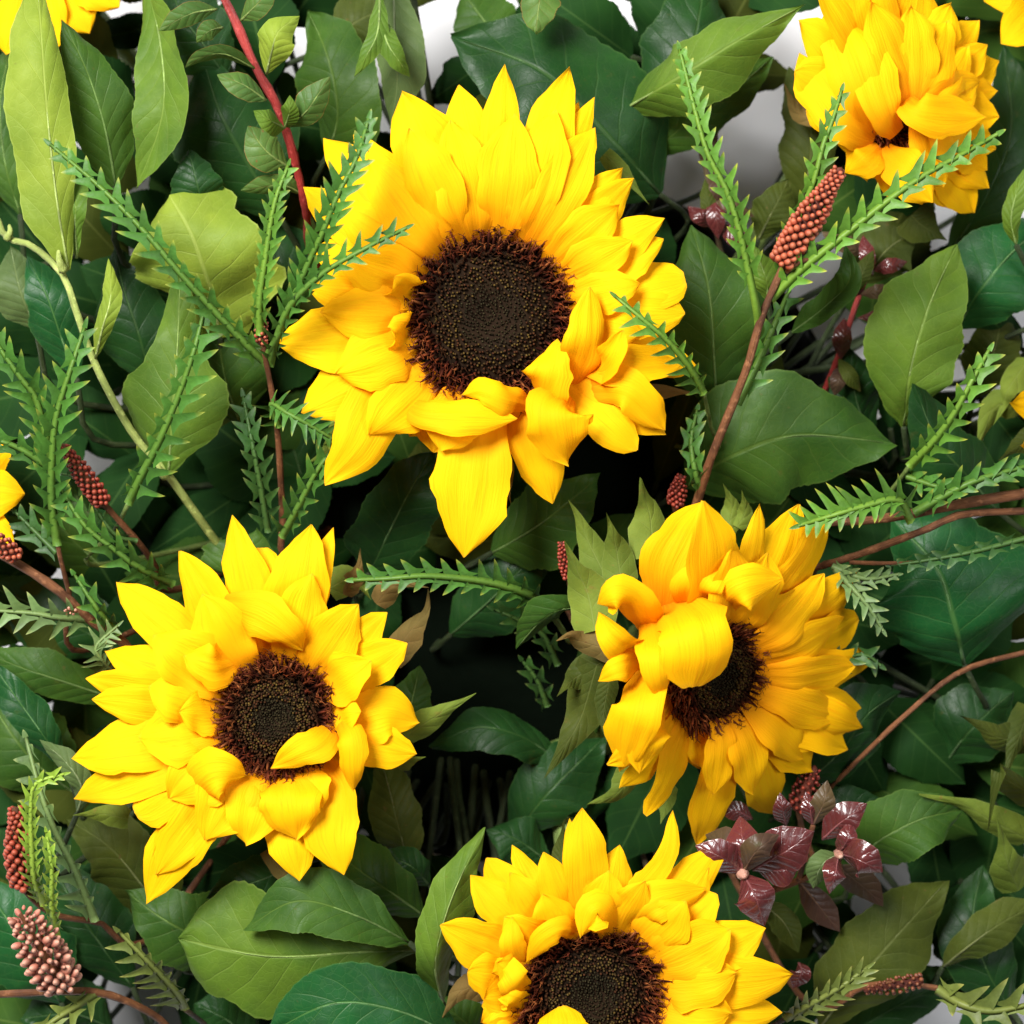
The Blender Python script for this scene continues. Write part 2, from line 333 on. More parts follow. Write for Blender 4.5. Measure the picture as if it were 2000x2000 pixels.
# ------------------------------------------------------------------ sunflowers
def sunflower(label, c, R_px, n, petals, bracts=(), nfill=14, fillr=2.1, fw=95, seed=1, group=None, detail=1.0, flaps=(), rim=1.0, fh=.62):
    rn = random.Random(seed); C = P(*c); n = V(n).normalized()
    ex = (V((1, 0, 0)) - n * n.x).normalized(); ey = n.cross(ex); Rm = R_px * S
    out = -n
    f = foam(c[0], c[1]); t = thing('sunflower', label, 'sunflower', f, group)
    back = C - n * .018
    sr = .0055 if detail == 1 else .0036
    mid_ = [f + V((0, 0, .008)) + (back - f) * .3, back - n * .02 - V((0, 0, .016))]
    if detail < .5: f.z = t.location.z = .06; q_ = f.lerp(back, .7); q_.z = .045; mid_ = [q_, back - V((0, 0, .03))]
    tube('stem', [f] + mid_ + [back], sr, sr * 1.1, ST_GREEN, t, n=16, k=10)
    # receptacle under the disc
    vs_, fs = [], []; k = 26
    prof_ = [(.22, -.019), (.55, -.017), (.88, -.010), (1.03, -.003), (1.0, .0005)]
    for (r, z) in prof_:
        for j in range(k):
            a = 2 * pi * j / k; vs_.append(C + (ex * cos(a) + ey * sin(a)) * Rm * r + n * z)
    for i in range(len(prof_) - 1):
        for j in range(k): fs.append((i * k + j, i * k + (j + 1) % k, (i + 1) * k + (j + 1) % k, (i + 1) * k + j))
    fs.append(tuple(range(k))[::-1])
    mesh('receptacle', vs_, fs, ST_GREEN, t)
    # disc: a shallow cushion with a dip in the middle
    def hz(r): return .0065 * (1 - r ** 2.2) - .0035 * math.exp(-(r / .28) ** 2)
    vs_, fs, cs = [], [], []; rings = 12; k = 40
    for i in range(rings + 1):
        r = i / rings
        for j in range(k):
            a = 2 * pi * j / k; vs_.append(C + (ex * cos(a) + ey * sin(a)) * Rm * r + n * hz(r)); cs.append((.016, .009, .005))
    for i in range(rings):
        for j in range(k): fs.append((i * k + j, (i + 1) * k + j, (i + 1) * k + (j + 1) % k, i * k + (j + 1) % k))
    dsc = mesh('disc', vs_, fs, FLORET, t, col=cs)
    # florets in a sunflower spiral; the outer rings are open, split and curly
    vs_, fs, cs = [], [], []; NF = int(1500 * detail)
    for q in range(NF):
        r = math.sqrt((q + .5) / NF); a = q * 2.399963
        rr = min(r + rn.uniform(-.02, .02) + (.05 * rn.random() if r > .9 else 0), 1.07); d = ex * cos(a) + ey * sin(a); b = C + d * Rm * rr + n * (hz(rr) - .0005)
        r_ = r; r = r + rn.uniform(-.07, .07)
        if r < .40: hgt, wd, tilt, cb, ct = .0016, .00085, -.25, (.010, .009, .005), rn.choice([(.020, .015, .007), (.013, .010, .005), (.026, .021, .010)])
        elif r < .66: hgt, wd, tilt, cb, ct = .0024, .0010, .0, (.014, .009, .004), rn.choice([(.060, .038, .011), (.04, .024, .009), (.075, .048, .013), (.045, .017, .008), (.03, .014, .007)])
        elif r < .74: hgt, wd, tilt, cb, ct = .0030, .0011, .2, (.010, .005, .003), (.035, .014, .006)
        else: hgt, wd, tilt, cb, ct = rn.uniform(.0034, .0074), 0.00105, .58, (.020, .005, .003), rn.choice([(.12, .028, .010), (.085, .018, .008), (.17, .055, .018), (.05, .012, .006)])
        j_ = rn.uniform(.75, 1.2); ax = (n + d * (tilt + rn.uniform(-.2, .2)) + (ex * rn.uniform(-1, 1) + ey * rn.uniform(-1, 1)) * (.12 if r < .7 else .34)).normalized()
        s1 = ax.cross(d).normalized(); s2 = ax.cross(s1); b0 = len(vs_); f_ = rn.uniform(.75, 1.3)
        bend = d * rn.uniform(-.3, .5) * hgt * (1 if r > .74 else 0)
        lv = ((0, .9, cb), (.55, 1.0, cb), (.85, .75, ct))
        for (h_, w_, c_) in lv:
            for m in range(4):
                w = pi / 2 * m + a; vs_.append(b + ax * hgt * j_ * h_ + bend * h_ * h_ + (s1 * cos(w) + s2 * sin(w)) * wd * .5 * w_); cs.append(tuple(x * f_ for x in c_))
        vs_.append(b + ax * hgt * j_ + bend); cs.append(tuple(x * f_ * 1.2 for x in ct))
        for i in range(2):
            for m in range(4): fs.append((b0 + i * 4 + m, b0 + i * 4 + (m + 1) % 4, b0 + i * 4 + 4 + (m + 1) % 4, b0 + i * 4 + 4 + m))
        for m in range(4): fs.append((b0 + 8 + m, b0 + 8 + (m + 1) % 4, b0 + 12))
        r = r_
        if r > .70:      # two curled stigma hairs
            for sg in (-1, 1):
                o = b + ax * hgt * j_ * .9 + bend * .8; b1 = len(vs_); side = (s1 * sg + d * rn.uniform(-.2, .9)).normalized(); ln = rn.uniform(.0008, .0017)
                for i in range(3):
                    p_ = o + ax * ln * (.9 * i - .22 * i * i) * .8 + side * ln * .32 * i * i * .8
                    w_ = .00022 * (1 - i * .3); vs_ += [p_ + s2 * w_, p_ - s2 * w_, p_ + ax * w_]; cs += [tuple(x * f_ for x in ct)] * 3
                for i in range(2):
                    for m in range(3): fs.append((b1 + i * 3 + m, b1 + i * 3 + (m + 1) % 3, b1 + i * 3 + 3 + (m + 1) % 3, b1 + i * 3 + 3 + m))
    fl = mesh('florets', vs_, fs, FLORET, dsc, col=cs); fl['kind'] = 'stuff'
    # petals
    eye = V((0, 0, H + CD))
    def on_plane(px, py, lift):
        g = (P(px, py, 0) - eye).normalized(); p0 = C + n * lift * .001
        return eye + g * ((p0 - eye).dot(n) / g.dot(n))
    def petal(tx, ty, w, lift=2, arch=.10, e=22, ba=None, br=.97, roll=0, shape='petal', bz=-.001, cup=None, wav=.075, side=0, groove=.05):
        tip = on_plane(tx, ty, lift); d = tip - C
        a = math.atan2(d.dot(ey), d.dot(ex)) if ba is None else R(ba)
        o_ = ex * cos(a) + ey * sin(a); p0 = C + o_ * Rm * br * rim + n * bz; L = (tip - p0).length
        p1 = p0 + (o_ * cos(R(e)) + n * sin(R(e))) * L * .33
        p2 = p0.lerp(tip, .68) + n * arch * L + o_.cross(n) * side * L
        sheet('petal', [p0, p1, p2, tip], w, PETAL, t, n, roll, 0, shape, 0, rn.uniform(-.12, .20) if cup is None else cup,
              nl=18, nw=10, wav=wav, groove=groove, rn=rn)
    for i in range(nfill):
        a = 2 * pi * (i + rn.uniform(-.3, .3)) / nfill; q = C + (ex * cos(a) + ey * sin(a)) * Rm * fillr * rn.uniform(.88, 1.05)
        px, py = q.x / ((CD - (q.z - H)) / CD) / S + 1000, 1000 - q.y / ((CD - (q.z - H)) / CD) / S
        petal(px, py, fw * rn.uniform(.85, 1.1), lift=-6 + rn.uniform(-2, 3), e=6, arch=.06, bz=-.004)
    for p_ in petals:
        kw = p_[3] if len(p_) > 3 else {}
        kw = dict(kw)
        if 'lift' not in kw: kw['lift'] = rn.uniform(0, 7)
        if 'roll' not in kw: kw['roll'] = rn.uniform(-14, 14)
        petal(p_[0], p_[1], p_[2], **kw)
    for fpts, w, kw in flaps:
        kw = dict(kw); nrm = kw.pop('N', V((0, 0, 1))); sh = kw.pop('shape', 'petal')
        sheet('petal', [P(q[0], q[1], c[2] + (q[2] - c[2]) * fh) for q in fpts], w, PETAL, t, nrm, kw.get('roll', 0), kw.get('twist', 0), sh, kw.get('fold', 0), kw.get('cup', .35) * .5,
              nl=18, nw=10, wav=kw.get('wav', .09), groove=.06, rn=rn)
    for b_ in bracts:
        pts, w = b_[0], b_[1]; m = b_[2] if len(b_) > 2 else 'bract'; rl = b_[3] if len(b_) > 3 else 0
        sheet('bract', [P(*q) for q in pts], w, LM[m], t, V((0, 0, 1)), rl, 0, 'bract', 12, .2, nl=14, nw=6, wav=.05, rn=rn)
    return t

I = dict(lift=12, e=40, arch=.14, br=.94, bz=.001)      # an inner, more upright petal
def inn(**k): d = dict(I); d.update(k); return d
sunflower('largest sunflower, wide round brown disc fully open, its lower right petals crumpled', (958, 618, 4), 158, (.04, -.06, 1),
  [ # back row, clockwise from the top
   (986, 126, 80, dict(lift=6)), (1113, 132, 100, dict(lift=4)), (1160, 190, 70), (1130, 200, 70), (1217, 328, 80), (1238, 348, 85), (1297, 426, 85),
   (1296, 468, 105), (1338, 545, 105, dict(shape='blunt')), (1338, 612, 90, dict(shape='round')), (1362, 718, 100, dict(lift=-2)), (1300, 847, 105), (1244, 880, 85, dict(shape='round')),
   (1080, 984, 105, dict(lift=-4)), (906, 1088, 150, dict(lift=6, roll=0)), (634, 946, 120, dict(lift=4, ba=215, roll=12)), (588, 806, 135, dict(lift=3)),
   (541, 672, 135, dict(lift=4, roll=-5)), (600, 560, 110), (611, 483, 110), (592, 366, 105, dict(lift=-2)), (632, 270, 120, dict(lift=-3)),
   (690, 262, 95), (785, 180, 150, dict(lift=7, roll=4)), (896, 166, 110, dict(lift=5)), (930, 196, 80),
   # inner row
   (1005, 222, 118, inn(roll=5)), (1085, 215, 112, inn(lift=10)), (1160, 250, 100, inn(lift=8)), (880, 235, 112, inn(lift=10, roll=-6)), (800, 250, 105, inn()), (720, 310, 112, inn(lift=9)),
   (655, 400, 100, inn(lift=8)), (660, 500, 110, inn(lift=10)), (625, 610, 105, inn(lift=9)), (655, 730, 125, inn(lift=10)), (720, 850, 120, inn(lift=8, e=25)),
   (1210, 400, 95, inn(lift=10)), (1235, 470, 90, inn(lift=11)), (1250, 555, 85, inn(lift=12, e=48)), (1255, 650, 85, inn(lift=9, e=30)), (860, 880, 120, inn(lift=8, e=20)),
   (760, 640, 90, inn(lift=14, e=55, ba=192)), (770, 540, 80, inn(lift=14, e=55, ba=165)),
  ],
  bracts=[([(1210, 770, -8), (1290, 762, -10), (1364, 768, -6)], 60, 'tan', 30), ([(985, 900, -8), (988, 940, -12), (998, 984, -8)], 40, 'tan'),
          ([(1180, 300, -12), (1210, 330, -12), (1268, 400, -10)], 40), ([(680, 830, -10), (640, 880, -14), (600, 905, -12)], 60)],
  nfill=20, fillr=1.75, fw=120, seed=11,
  flaps=[([(790, 790, 8), (830, 808, 24), (910, 812, 27), (1010, 818, 20)], 74, dict(roll=12, cup=.5)),
         ([(1062, 785, 8), (1070, 735, 26), (1089, 662, 22)], 98, dict(cup=.3, shape='ovate', N=V((-.2, .1, 1)))),
         ([(1110, 770, 10), (1088, 800, 30), (1095, 850, 28), (1110, 905, 12)], 132, dict(cup=.5)),
         ([(1040, 792, 8), (985, 778, 25), (940, 762, 27), (903, 772, 18)], 60, dict(cup=.7, wav=.14)),
         ([(1160, 735, 8), (1195, 700, 26), (1216, 645, 32)], 66, dict(cup=-.7, roll=25)),
         ([(1118, 750, 6), (1145, 665, 28), (1152, 560, 27)], 84, dict(cup=.4, roll=-18)),
         ([(1150, 760, 6), (1230, 765, 24), (1298, 840, 8)], 84, dict(cup=.1, roll=-10)),
         ([(1140, 720, 6), (1220, 715, 20), (1330, 712, 8)], 80, dict(cup=-.3, roll=12))])

sunflower('sunflower with small disc below and left of the largest one, petals spread wide', (541, 1402, 2), 107, (-.05, .02, 1),
  [(454, 1006, 92, dict(lift=5)), (512, 1070, 75, dict(shape='blunt')), (608, 1024, 122, dict(lift=8, roll=0)), (651, 1030, 60), (756, 1196, 80), (795, 1256, 100, dict(lift=5)),
   (817, 1410, 105, dict(lift=-5, arch=.22, side=-.1)), (814, 1473, 95, dict(lift=0)), (672, 1708, 112, dict(lift=4, ba=-52)), (584, 1720, 105, dict(lift=4, roll=0)),
   (287, 1764, 110, dict(lift=-2, side=.05)), (304, 1710, 100, dict(lift=3)), (300, 1672, 95), (263, 1588, 105, dict(shape='blunt')), (146, 1560, 100, dict(lift=0)),
   (140, 1480, 115, dict(lift=3)), (179, 1366, 90), (169, 1324, 90), (206, 1271, 95), (228, 1138, 105, dict(lift=4)), (352, 1076, 105, dict(lift=5)),
   # inner
   (395, 1160, 120, inn(ba=122)), (610, 1120, 105, inn()), (700, 1180, 105, inn(lift=10)), (725, 1290, 100, inn()), (705, 1390, 85, inn(lift=11)),
   (300, 1240, 120, inn()), (290, 1340, 125, inn()), (270, 1440, 130, inn(lift=9)), (330, 1560, 130, inn(lift=10)), (400, 1640, 120, inn(lift=9)), (480, 1650, 115, inn(lift=8)),
   (610, 1600, 115, inn(lift=8)), (350, 1390, 90, inn(lift=13, e=50)),
  ],
  bracts=[([(760, 1290, -14), (800, 1235, -10), (832, 1195, -4), (836, 1150, 0)], 66, 'tan', 20), ([(735, 1180, -14), (775, 1140, -8), (838, 1148, -6)], 50, 'tan'),
          ([(790, 1440, -16), (850, 1400, -10), (930, 1354, -4)], 62, 'bract', -15), ([(670, 1160, -16), (698, 1120, -8), (704, 1070, -2)], 44, 'tan'),
          ([(770, 1490, -14), (800, 1486, -8), (832, 1478, -4)], 40, 'bract'), ([(640, 1150, -16), (690, 1130, -12), (725, 1172, -14)], 70),
          ([(250, 1600, -16), (200, 1590, -18), (142, 1592, -12)], 50), ([(520, 1660, -16), (560, 1715, -16), (615, 1755, -12)], 40, 'tan')],
  nfill=18, fillr=1.9, fw=105, seed=22,
  flaps=[([(430, 1180, 10), (500, 1200, 28), (560, 1238, 30), (592, 1270, 18)], 92, dict(cup=.35, roll=-15)),
         ([(360, 1560, 6), (400, 1520, 24), (440, 1508, 26), (482, 1514, 16)], 100, dict(cup=.35, roll=5)),
         ([(652, 1415, 8), (625, 1450, 24), (575, 1475, 26), (530, 1499, 18)], 72, dict(cup=.3, shape='ovate')),
         ([(662, 1395, 8), (684, 1440, 27), (688, 1500, 26), (692, 1545, 14)], 58, dict(cup=.9)),
         ([(560, 1500, 4), (565, 1560, 24), (578, 1640, 18)], 130, dict(cup=.3)),
         ([(470, 1290, 4), (415, 1300, 22), (360, 1280, 20)], 90, dict(cup=.2))])

K3 = dict(br=.84, bz=.005, e=26, arch=.09, lift=7, cup=.05)
sunflower('tilted sunflower with petals folded over its disc, above the plum coloured leaves', (1392, 1316, 2), 98, (.54, -.26, .80),
  [(1374, 978, 118, dict(lift=10, roll=6)), (1483, 984, 70, dict(lift=2)), (1560, 985, 120, dict(lift=-1)), (1614, 1024, 135, dict(lift=2, shape='round')), (1675, 1116, 100, dict(lift=4)), (1655, 1170, 100, dict(lift=2)),
   (1677, 1208, 110, dict(lift=0, shape='round')), (1708, 1292, 100, dict(lift=-2)), (1690, 1405, 105), (1684, 1422, 80), (1656, 1464, 90), (1624, 1452, 95), (1585, 1504, 110),
   (1510, 1590, 120, dict(lift=-2)), (1402, 1562, 100), (1360, 1650, 88, dict(lift=-8, roll=-25)), (1260, 1592, 92, dict(lift=4, roll=10)), (1186, 1494, 80, dict(lift=6)),
   (1210, 1540, 80, dict(lift=2)),
   # inner
   (1600, 1230, 105, dict(lift=2, e=14, arch=.05)), (1620, 1310, 110, dict(lift=2, e=14, arch=.05)), (1590, 1390, 110, dict(lift=2, e=14, arch=.05)), (1530, 1460, 112, dict(lift=2, e=14, arch=.05)), (1460, 1510, 112, dict(lift=2, e=14, arch=.05)),
   (1370, 1500, 100, dict(lift=2, e=14, arch=.05)), (1560, 1150, 100, inn(lift=8)), (1500, 1080, 110, inn(lift=9)), (1430, 1060, 105, inn(lift=10)),
   (1640, 1400, 84, K3), (1668, 1300, 86, K3), (1650, 1205, 86, K3), (1570, 1482, 86, K3), (1472, 1552, 86, K3), (1392, 1552, 76, K3), (1610, 1120, 86, K3),
  ],
  bracts=[([(1195, 1150, -6), (1150, 1060, -10), (1130, 1010, -8), (1110, 976, -4)], 78), ([(1215, 1150, 0), (1205, 1080, -2), (1196, 1040, 2), (1184, 1002, 6)], 74),
          ([(1275, 1090, -4), (1270, 1010, -8), (1258, 970, -4), (1252, 934, 2)], 92, 'bract', -15), ([(1162, 1232, 6), (1148, 1160, 4), (1125, 1110, 8), (1102, 1058, 14)], 100, 'bract', 12),
          ([(1420, 1040, -18), (1430, 990, -18), (1412, 944, -12)], 46), ([(1440, 1030, -18), (1455, 1000, -18), (1449, 958, -12)], 36),
          ([(1200, 1270, 8), (1140, 1255, 4), (1115, 1240, 8), (1087, 1252, 12)], 62, 'tan', 10), ([(1180, 1290, -4), (1130, 1320, -6), (1110, 1335, -2), (1088, 1360, 2)], 74, 'olive', -10),
          ([(1165, 1300, -2), (1135, 1400, -8), (1105, 1455, -6), (1062, 1522, 2)], 100, 'olive', -12), ([(1240, 1500, -10), (1205, 1550, -12), (1145, 1572, -6)], 56, 'bract', 20),
          ([(1190, 1330, 2), (1178, 1400, 0), (1185, 1450, 4)], 44, 'olive'), ([(1300, 1540, -12), (1300, 1570, -14), (1290, 1610, -12)], 50)],
  nfill=18, fillr=1.9, fw=105, seed=33,
  flaps=[([(1262, 1235, 14), (1235, 1175, 38), (1200, 1160, 44), (1170, 1180, 36)], 92, dict(cup=.4, N=V((-.3, .2, 1)))),
         ([(1262, 1240, 14), (1225, 1262, 36), (1190, 1240, 42), (1168, 1195, 36)], 70, dict(cup=.5, N=V((-.4, -.1, 1)))),
         ([(1310, 1175, 8), (1352, 1210, 46), (1366, 1275, 50), (1352, 1342, 40)], 140, dict(cup=.35, shape='blunt', N=V((.1, 0, 1)))),
         ([(1268, 1200, 12), (1282, 1260, 44), (1286, 1320, 46), (1292, 1368, 34)], 74, dict(cup=.5)),
         ([(1262, 1290, 14), (1225, 1300, 36), (1195, 1312, 40), (1168, 1330, 34)], 56, dict(cup=.5)),
         ([(1262, 1300, 12), (1245, 1370, 40), (1225, 1440, 36), (1212, 1505, 22)], 108, dict(cup=.35, N=V((-.3, 0, 1)))),
         ([(1285, 1370, 10), (1262, 1430, 34), (1250, 1510, 26)], 90, dict(cup=.3)),
         ([(1292, 1185, 8), (1302, 1110, 20), (1334, 1045, 20), (1374, 980, 12)], 108, dict(cup=-.1, N=V((-.15, 0, 1)))),
         ([(1345, 1195, 10), (1365, 1140, 30), (1420, 1070, 24)], 92, dict(cup=.3)),
         ([(1400, 1200, 10), (1440, 1150, 32), (1530, 1130, 24)], 90, dict(cup=.3))], fh=.85)

sunflower('sunflower beside the rolled upright leaf, its upper petals curled around the disc', (1155, 1942, 4), 130, (.03, -.05, 1),
  [(1137, 1578, 90, dict(lift=6, roll=0)), (1112, 1598, 50, dict(lift=2)), (1062, 1664, 75, dict(lift=6)), (950, 1676, 75, dict(lift=0, shape='round')), (919, 1709, 90, dict(lift=4)), (996, 1704, 85, dict(lift=6)),
   (860, 1806, 110, dict(lift=5)), (1314, 1582, 48, dict(lift=4, side=.08)), (1296, 1676, 85), (1415, 1642, 90, dict(lift=-2)), (1384, 1694, 95), (1400, 1746, 85, dict(shape='round')),
   (1494, 1812, 115, dict(lift=5)), (1550, 1903, 115, dict(lift=5)), (1528, 1978, 90), (1520, 2060, 100), (1440, 2160, 110), (1330, 2230, 110), (1200, 2260, 110), (1060, 2240, 110), (940, 2170, 110), (905, 2080, 100),
   (913, 1898, 100, dict(shape='round', lift=5)), (945, 1950, 90, dict(shape='round', lift=5)), (955, 2000, 80, dict(shape='round', lift=5)), (1210, 1650, 80, dict(lift=2)), (1000, 1650, 60, dict(lift=-4)),
   # inner
   (1190, 1700, 95, inn()), (1260, 1720, 100, inn()), (1340, 1760, 110, inn()), (1425, 1815, 130, inn(lift=10)), (1440, 1900, 120, inn(lift=10)), (1430, 1980, 110, inn(lift=9)), (1060, 1745, 85, inn(lift=9)),
   (985, 1790, 95, inn(lift=9)), (970, 1880, 85, inn(lift=11)),
  ],
  bracts=[([(1095, 1700, -14), (1098, 1650, -14), (1102, 1600, -10)], 40, 'olive'), ([(965, 1930, -12), (915, 1930, -8), (888, 1950, -8), (862, 1990, -14)], 60, 'tan'), ([(970, 1900, -10), (930, 1900, -14), (905, 1920, -12)], 30, 'tan')],
  nfill=18, fillr=1.8, fw=110, seed=44,
  flaps=[([(1200, 1830, 8), (1185, 1790, 26), (1160, 1775, 32), (1135, 1830, 26)], 84, dict(cup=.4, N=V((.1, .3, 1)))),
         ([(1140, 1835, 8), (1100, 1815, 28), (1055, 1840, 28), (1028, 1880, 16)], 48, dict(cup=.7)),
         ([(1020, 1900, 6), (1000, 1850, 26), (1000, 1790, 24)], 56, dict(cup=.5)),
         ([(1030, 1945, 6), (1005, 1925, 26), (985, 1895, 24), (960, 1900, 14)], 66, dict(cup=.5)),
         ([(1025, 1975, 6), (1000, 1955, 24), (975, 1950, 20)], 60, dict(cup=.5)),
         ([(1110, 2060, 8), (1100, 2010, 26), (1092, 1966, 18)], 95, dict(cup=.3, shape='blunt')),
         ([(1225, 1830, 4), (1270, 1770, 24), (1380, 1735, 14)], 80, dict(cup=.2))])

K5 = dict(br=.24, bz=.015, e=4, arch=.06, lift=10)
sunflower('sunflower turned aside behind the large red bud spike, disc almost hidden', (1742, 216, -26), 62, (.36, -.16, .92),
  [(1858, 6, 100), (1909, 40, 95), (1928, 88, 85), (1950, 120, 95), (1948, 176, 85), (1952, 228, 100), (1946, 290, 95), (1928, 333, 85), (1930, 368, 85), (1902, 416, 105), (1800, 400, 95), (1740, 390, 85),
   (1800, -60, 110), (1730, -90, 115), (1660, -90, 115), (1590, -60, 115), (1560, 40, 110, dict(lift=4)), (1552, 140, 115, dict(shape='round', lift=4)), (1575, 220, 100, dict(shape='round', lift=4)), (1660, 340, 80), (1850, 405, 90),
   (1890, 90, 96, K5), (1912, 160, 92, K5), (1912, 235, 92, K5), (1890, 310, 92, K5), (1840, 365, 92, K5), (1850, 40, 100, K5), (1780, 10, 100, K5), (1700, 0, 105, K5)],
  bracts=[([(1600, 230, -45), (1560, 220, -46), (1530, 160, -40)], 40, 'tan'), ([(1780, 420, -50), (1800, 440, -50), (1850, 470, -46)], 90, 'olive')],
  nfill=14, fillr=2.3, fw=100, seed=55, detail=.6, fh=1,
  flaps=[([(1752, 262, -14), (1728, 215, -3), (1706, 140, -3), (1702, 50, -10)], 88, dict(cup=.2)), ([(1760, 190, -12), (1790, 215, -2), (1850, 225, -6), (1925, 228, -16)], 84, dict(cup=.2)),
         ([(1716, 262, -18), (1688, 190, -4), (1655, 100, -4), (1622, 5, -12)], 112, dict(cup=.2)), ([(1708, 272, -18), (1655, 232, -6), (1605, 170, -6), (1562, 105, -12)], 112, dict(cup=.2)),
         ([(1716, 284, -20), (1690, 312, -12), (1652, 338, -18)], 74, dict(cup=.2)), ([(1726, 288, -20), (1770, 335, -10), (1820, 395, -16)], 92, dict(cup=.2))])

def ring(cx, cy, r, n, w, a0=0, jit=12, rn=random.Random(5), lift=0):
    return [(cx + (r + rn.uniform(-jit, jit)) * cos(R(a0 + 360 * i / n)), cy - (r + rn.uniform(-jit, jit)) * sin(R(a0 + 360 * i / n)), w, dict(lift=lift + rn.uniform(-2, 5))) for i in range(n)]
sunflower('sunflower mostly hidden behind the tall pale leaf', (62, -130, -45), 90, (0, .1, 1), ring(62, -130, 232, 17, 110, 3), nfill=12, seed=66, detail=.4)
sunflower('sunflower beside the crowded toothed fronds, a single petal tip showing', (-175, 960, -20), 90, (-.1, 0, 1), ring(-175, 960, 228, 15, 105, -25), nfill=10, seed=77, detail=.4)
sunflower('sunflower of which only petal tips show behind the turned aside one', (2120, -60, -55), 90, (.1, .1, 1), ring(2120, -60, 215, 15, 105, 4), nfill=10, seed=88, detail=.4)
sunflower('sunflower showing curled olive bracts beside the upright oval leaf', (2150, 800, -40), 80, (.5, 0, .85), ring(2150, 800, 175, 13, 90, 9),
          bracts=[([(2010, 760, -48), (1975, 790, -44), (1940, 800, -44), (1895, 915, -40)], 70, 'bract', 20), ([(2010, 700, -48), (1970, 760, -40), (1960, 790, -44), (1940, 830, -40)], 66, 'bract', -25),
                  ([(2040, 850, -46), (1990, 870, -44), (1950, 900, -42)], 60, 'olive')], nfill=8, seed=99, detail=.4)
sunflower('sunflower facing away, olive bracts curling above the wide olive leaf', (2160, 1560, -45), 90, (.7, 0, .7), ring(2170, 1560, 130, 11, 90, 9),
          bracts=[([(2020, 1450, -46), (1950, 1440, -38), (1920, 1420, -34), (1872, 1396, -28)], 70, 'olive', 10), ([(2030, 1560, -44), (1960, 1520, -30), (1950, 1510, -24), (1930, 1620, -34)], 60, 'olive', -20),
                  ([(2010, 1640, -44), (1930, 1600, -36), (1880, 1570, -34), (1795, 1552, -28)], 74, 'bract', 25), ([(1990, 1740, -44), (1970, 1690, -34), (1960, 1650, -30), (1948, 1600, -24)], 84, 'bract', 0),
                  ([(2010, 1380, -46), (1990, 1440, -40), (1975, 1480, -40), (1960, 1540, -38)], 60, 'olive', 20)], nfill=6, seed=111, detail=.3)

# ------------------------------------------------------------------ leaves
GAPS = ((345, 155, 24), (700, 160, 36), (690, 100, 30), (905, 45, 40), (1350, 335, 52), (1480, 255, 34), (1425, 420, 46), (1590, 580, 34), (1602, 650, 26), (1625, 790, 18), (1955, 370, 62),
        (1885, 695, 22), (275, 1972, 30), (1720, 1728, 30), (1845, 1975, 26), (1650, 1992, 26), (1560, 70, 12))
def leaf(parent, pts, w, m='mid', shape='ellip', roll=0, fold=10, cup=.12, asym=(1, 1), twist=0, wav=.045, rib=True, stem=True, N=V((0, 0, 1)), teeth=0, stm=ST_GREEN, big=True):
    cl = [P(*q) if not isinstance(q, V) else q for q in pts]
    o, c, rb = sheet('leaf', cl, w, LM[m], parent, N, roll, twist, shape, fold, cup, asym, nl=40 if big else 14, nw=12 if big else 8, wav=wav * (1.9 if big and m[-4:] != '_dim' else 1), teeth=1 if big else 0)
    if rib:
        k = len(c) - 1; idx = range(0, k, 2)
        tube('midrib', [rb[i][0] - rb[i][2] * .0002 for i in idx], max(.0005, w * S * .011), .0001, RIB[m], o, n=12, k=5)
    return o, c
RIB = {k_: mat_stem('midrib_' + k_, tuple(x * 1.0 for x in a), tuple(x * 1.2 for x in a), .5) for k_, a in dict(lime=(.36, .45, .13), bright=(.26, .37, .10), mid=(.14, .23, .06),
       deep=(.07, .14, .045), emerald=(.11, .23, .08), olive=(.16, .18, .06), grey=(.22, .28, .13), plum=(.22, .07, .07), plumgreen=(.16, .09, .05), myrtle=(.2, .28, .07), bract=(.2, .25, .08), tan=(.25, .18, .07)).items()}
def clear_foam(px, py):
    """a place in the foam that the stem reaches without crossing an open gap; None if there is none"""
    for off in (0, .15, -.15, .3, -.3, .5, -.5, .75, -.75):
        q = P(px, py, 0); a = math.atan2(q.y, q.x) + off; r = min(math.hypot(q.x, q.y), .092) * .95
        fx, fy = 1000 + r * cos(a) / S, 1000 - r * sin(a) / S
        if all((mix(px, fx, k) - gx) ** 2 + (mix(py, fy, k) - gy) ** 2 > (gr + 8) ** 2 for gx, gy, gr in GAPS for k in (0, .15, .3, .45, .6, .75, .9)): return V((r * cos(a), r * sin(a), ft - .032))
    return None
def sprig(label, pts, w, m='mid', group=None, name='leaf_sprig', f=None, **kw):
    """a single leaf on its own stem"""
    b = P(*pts[0]); f = f or clear_foam(pts[0][0], pts[0][1]) or foam(pts[0][0], pts[0][1])
    t = thing(name, label, 'leaf', f, group)
    o, c = leaf(t, pts, w, m, **kw)
    L = (b - f).length; T = (c[1] - c[0]).normalized()
    tube('stem', [f, f + V((0, 0, .012)) + (b - f) * .15, b - T * L * .25 - V((0, 0, .004)), b], .0015, .0010, ST_DEEP, t)
    return t

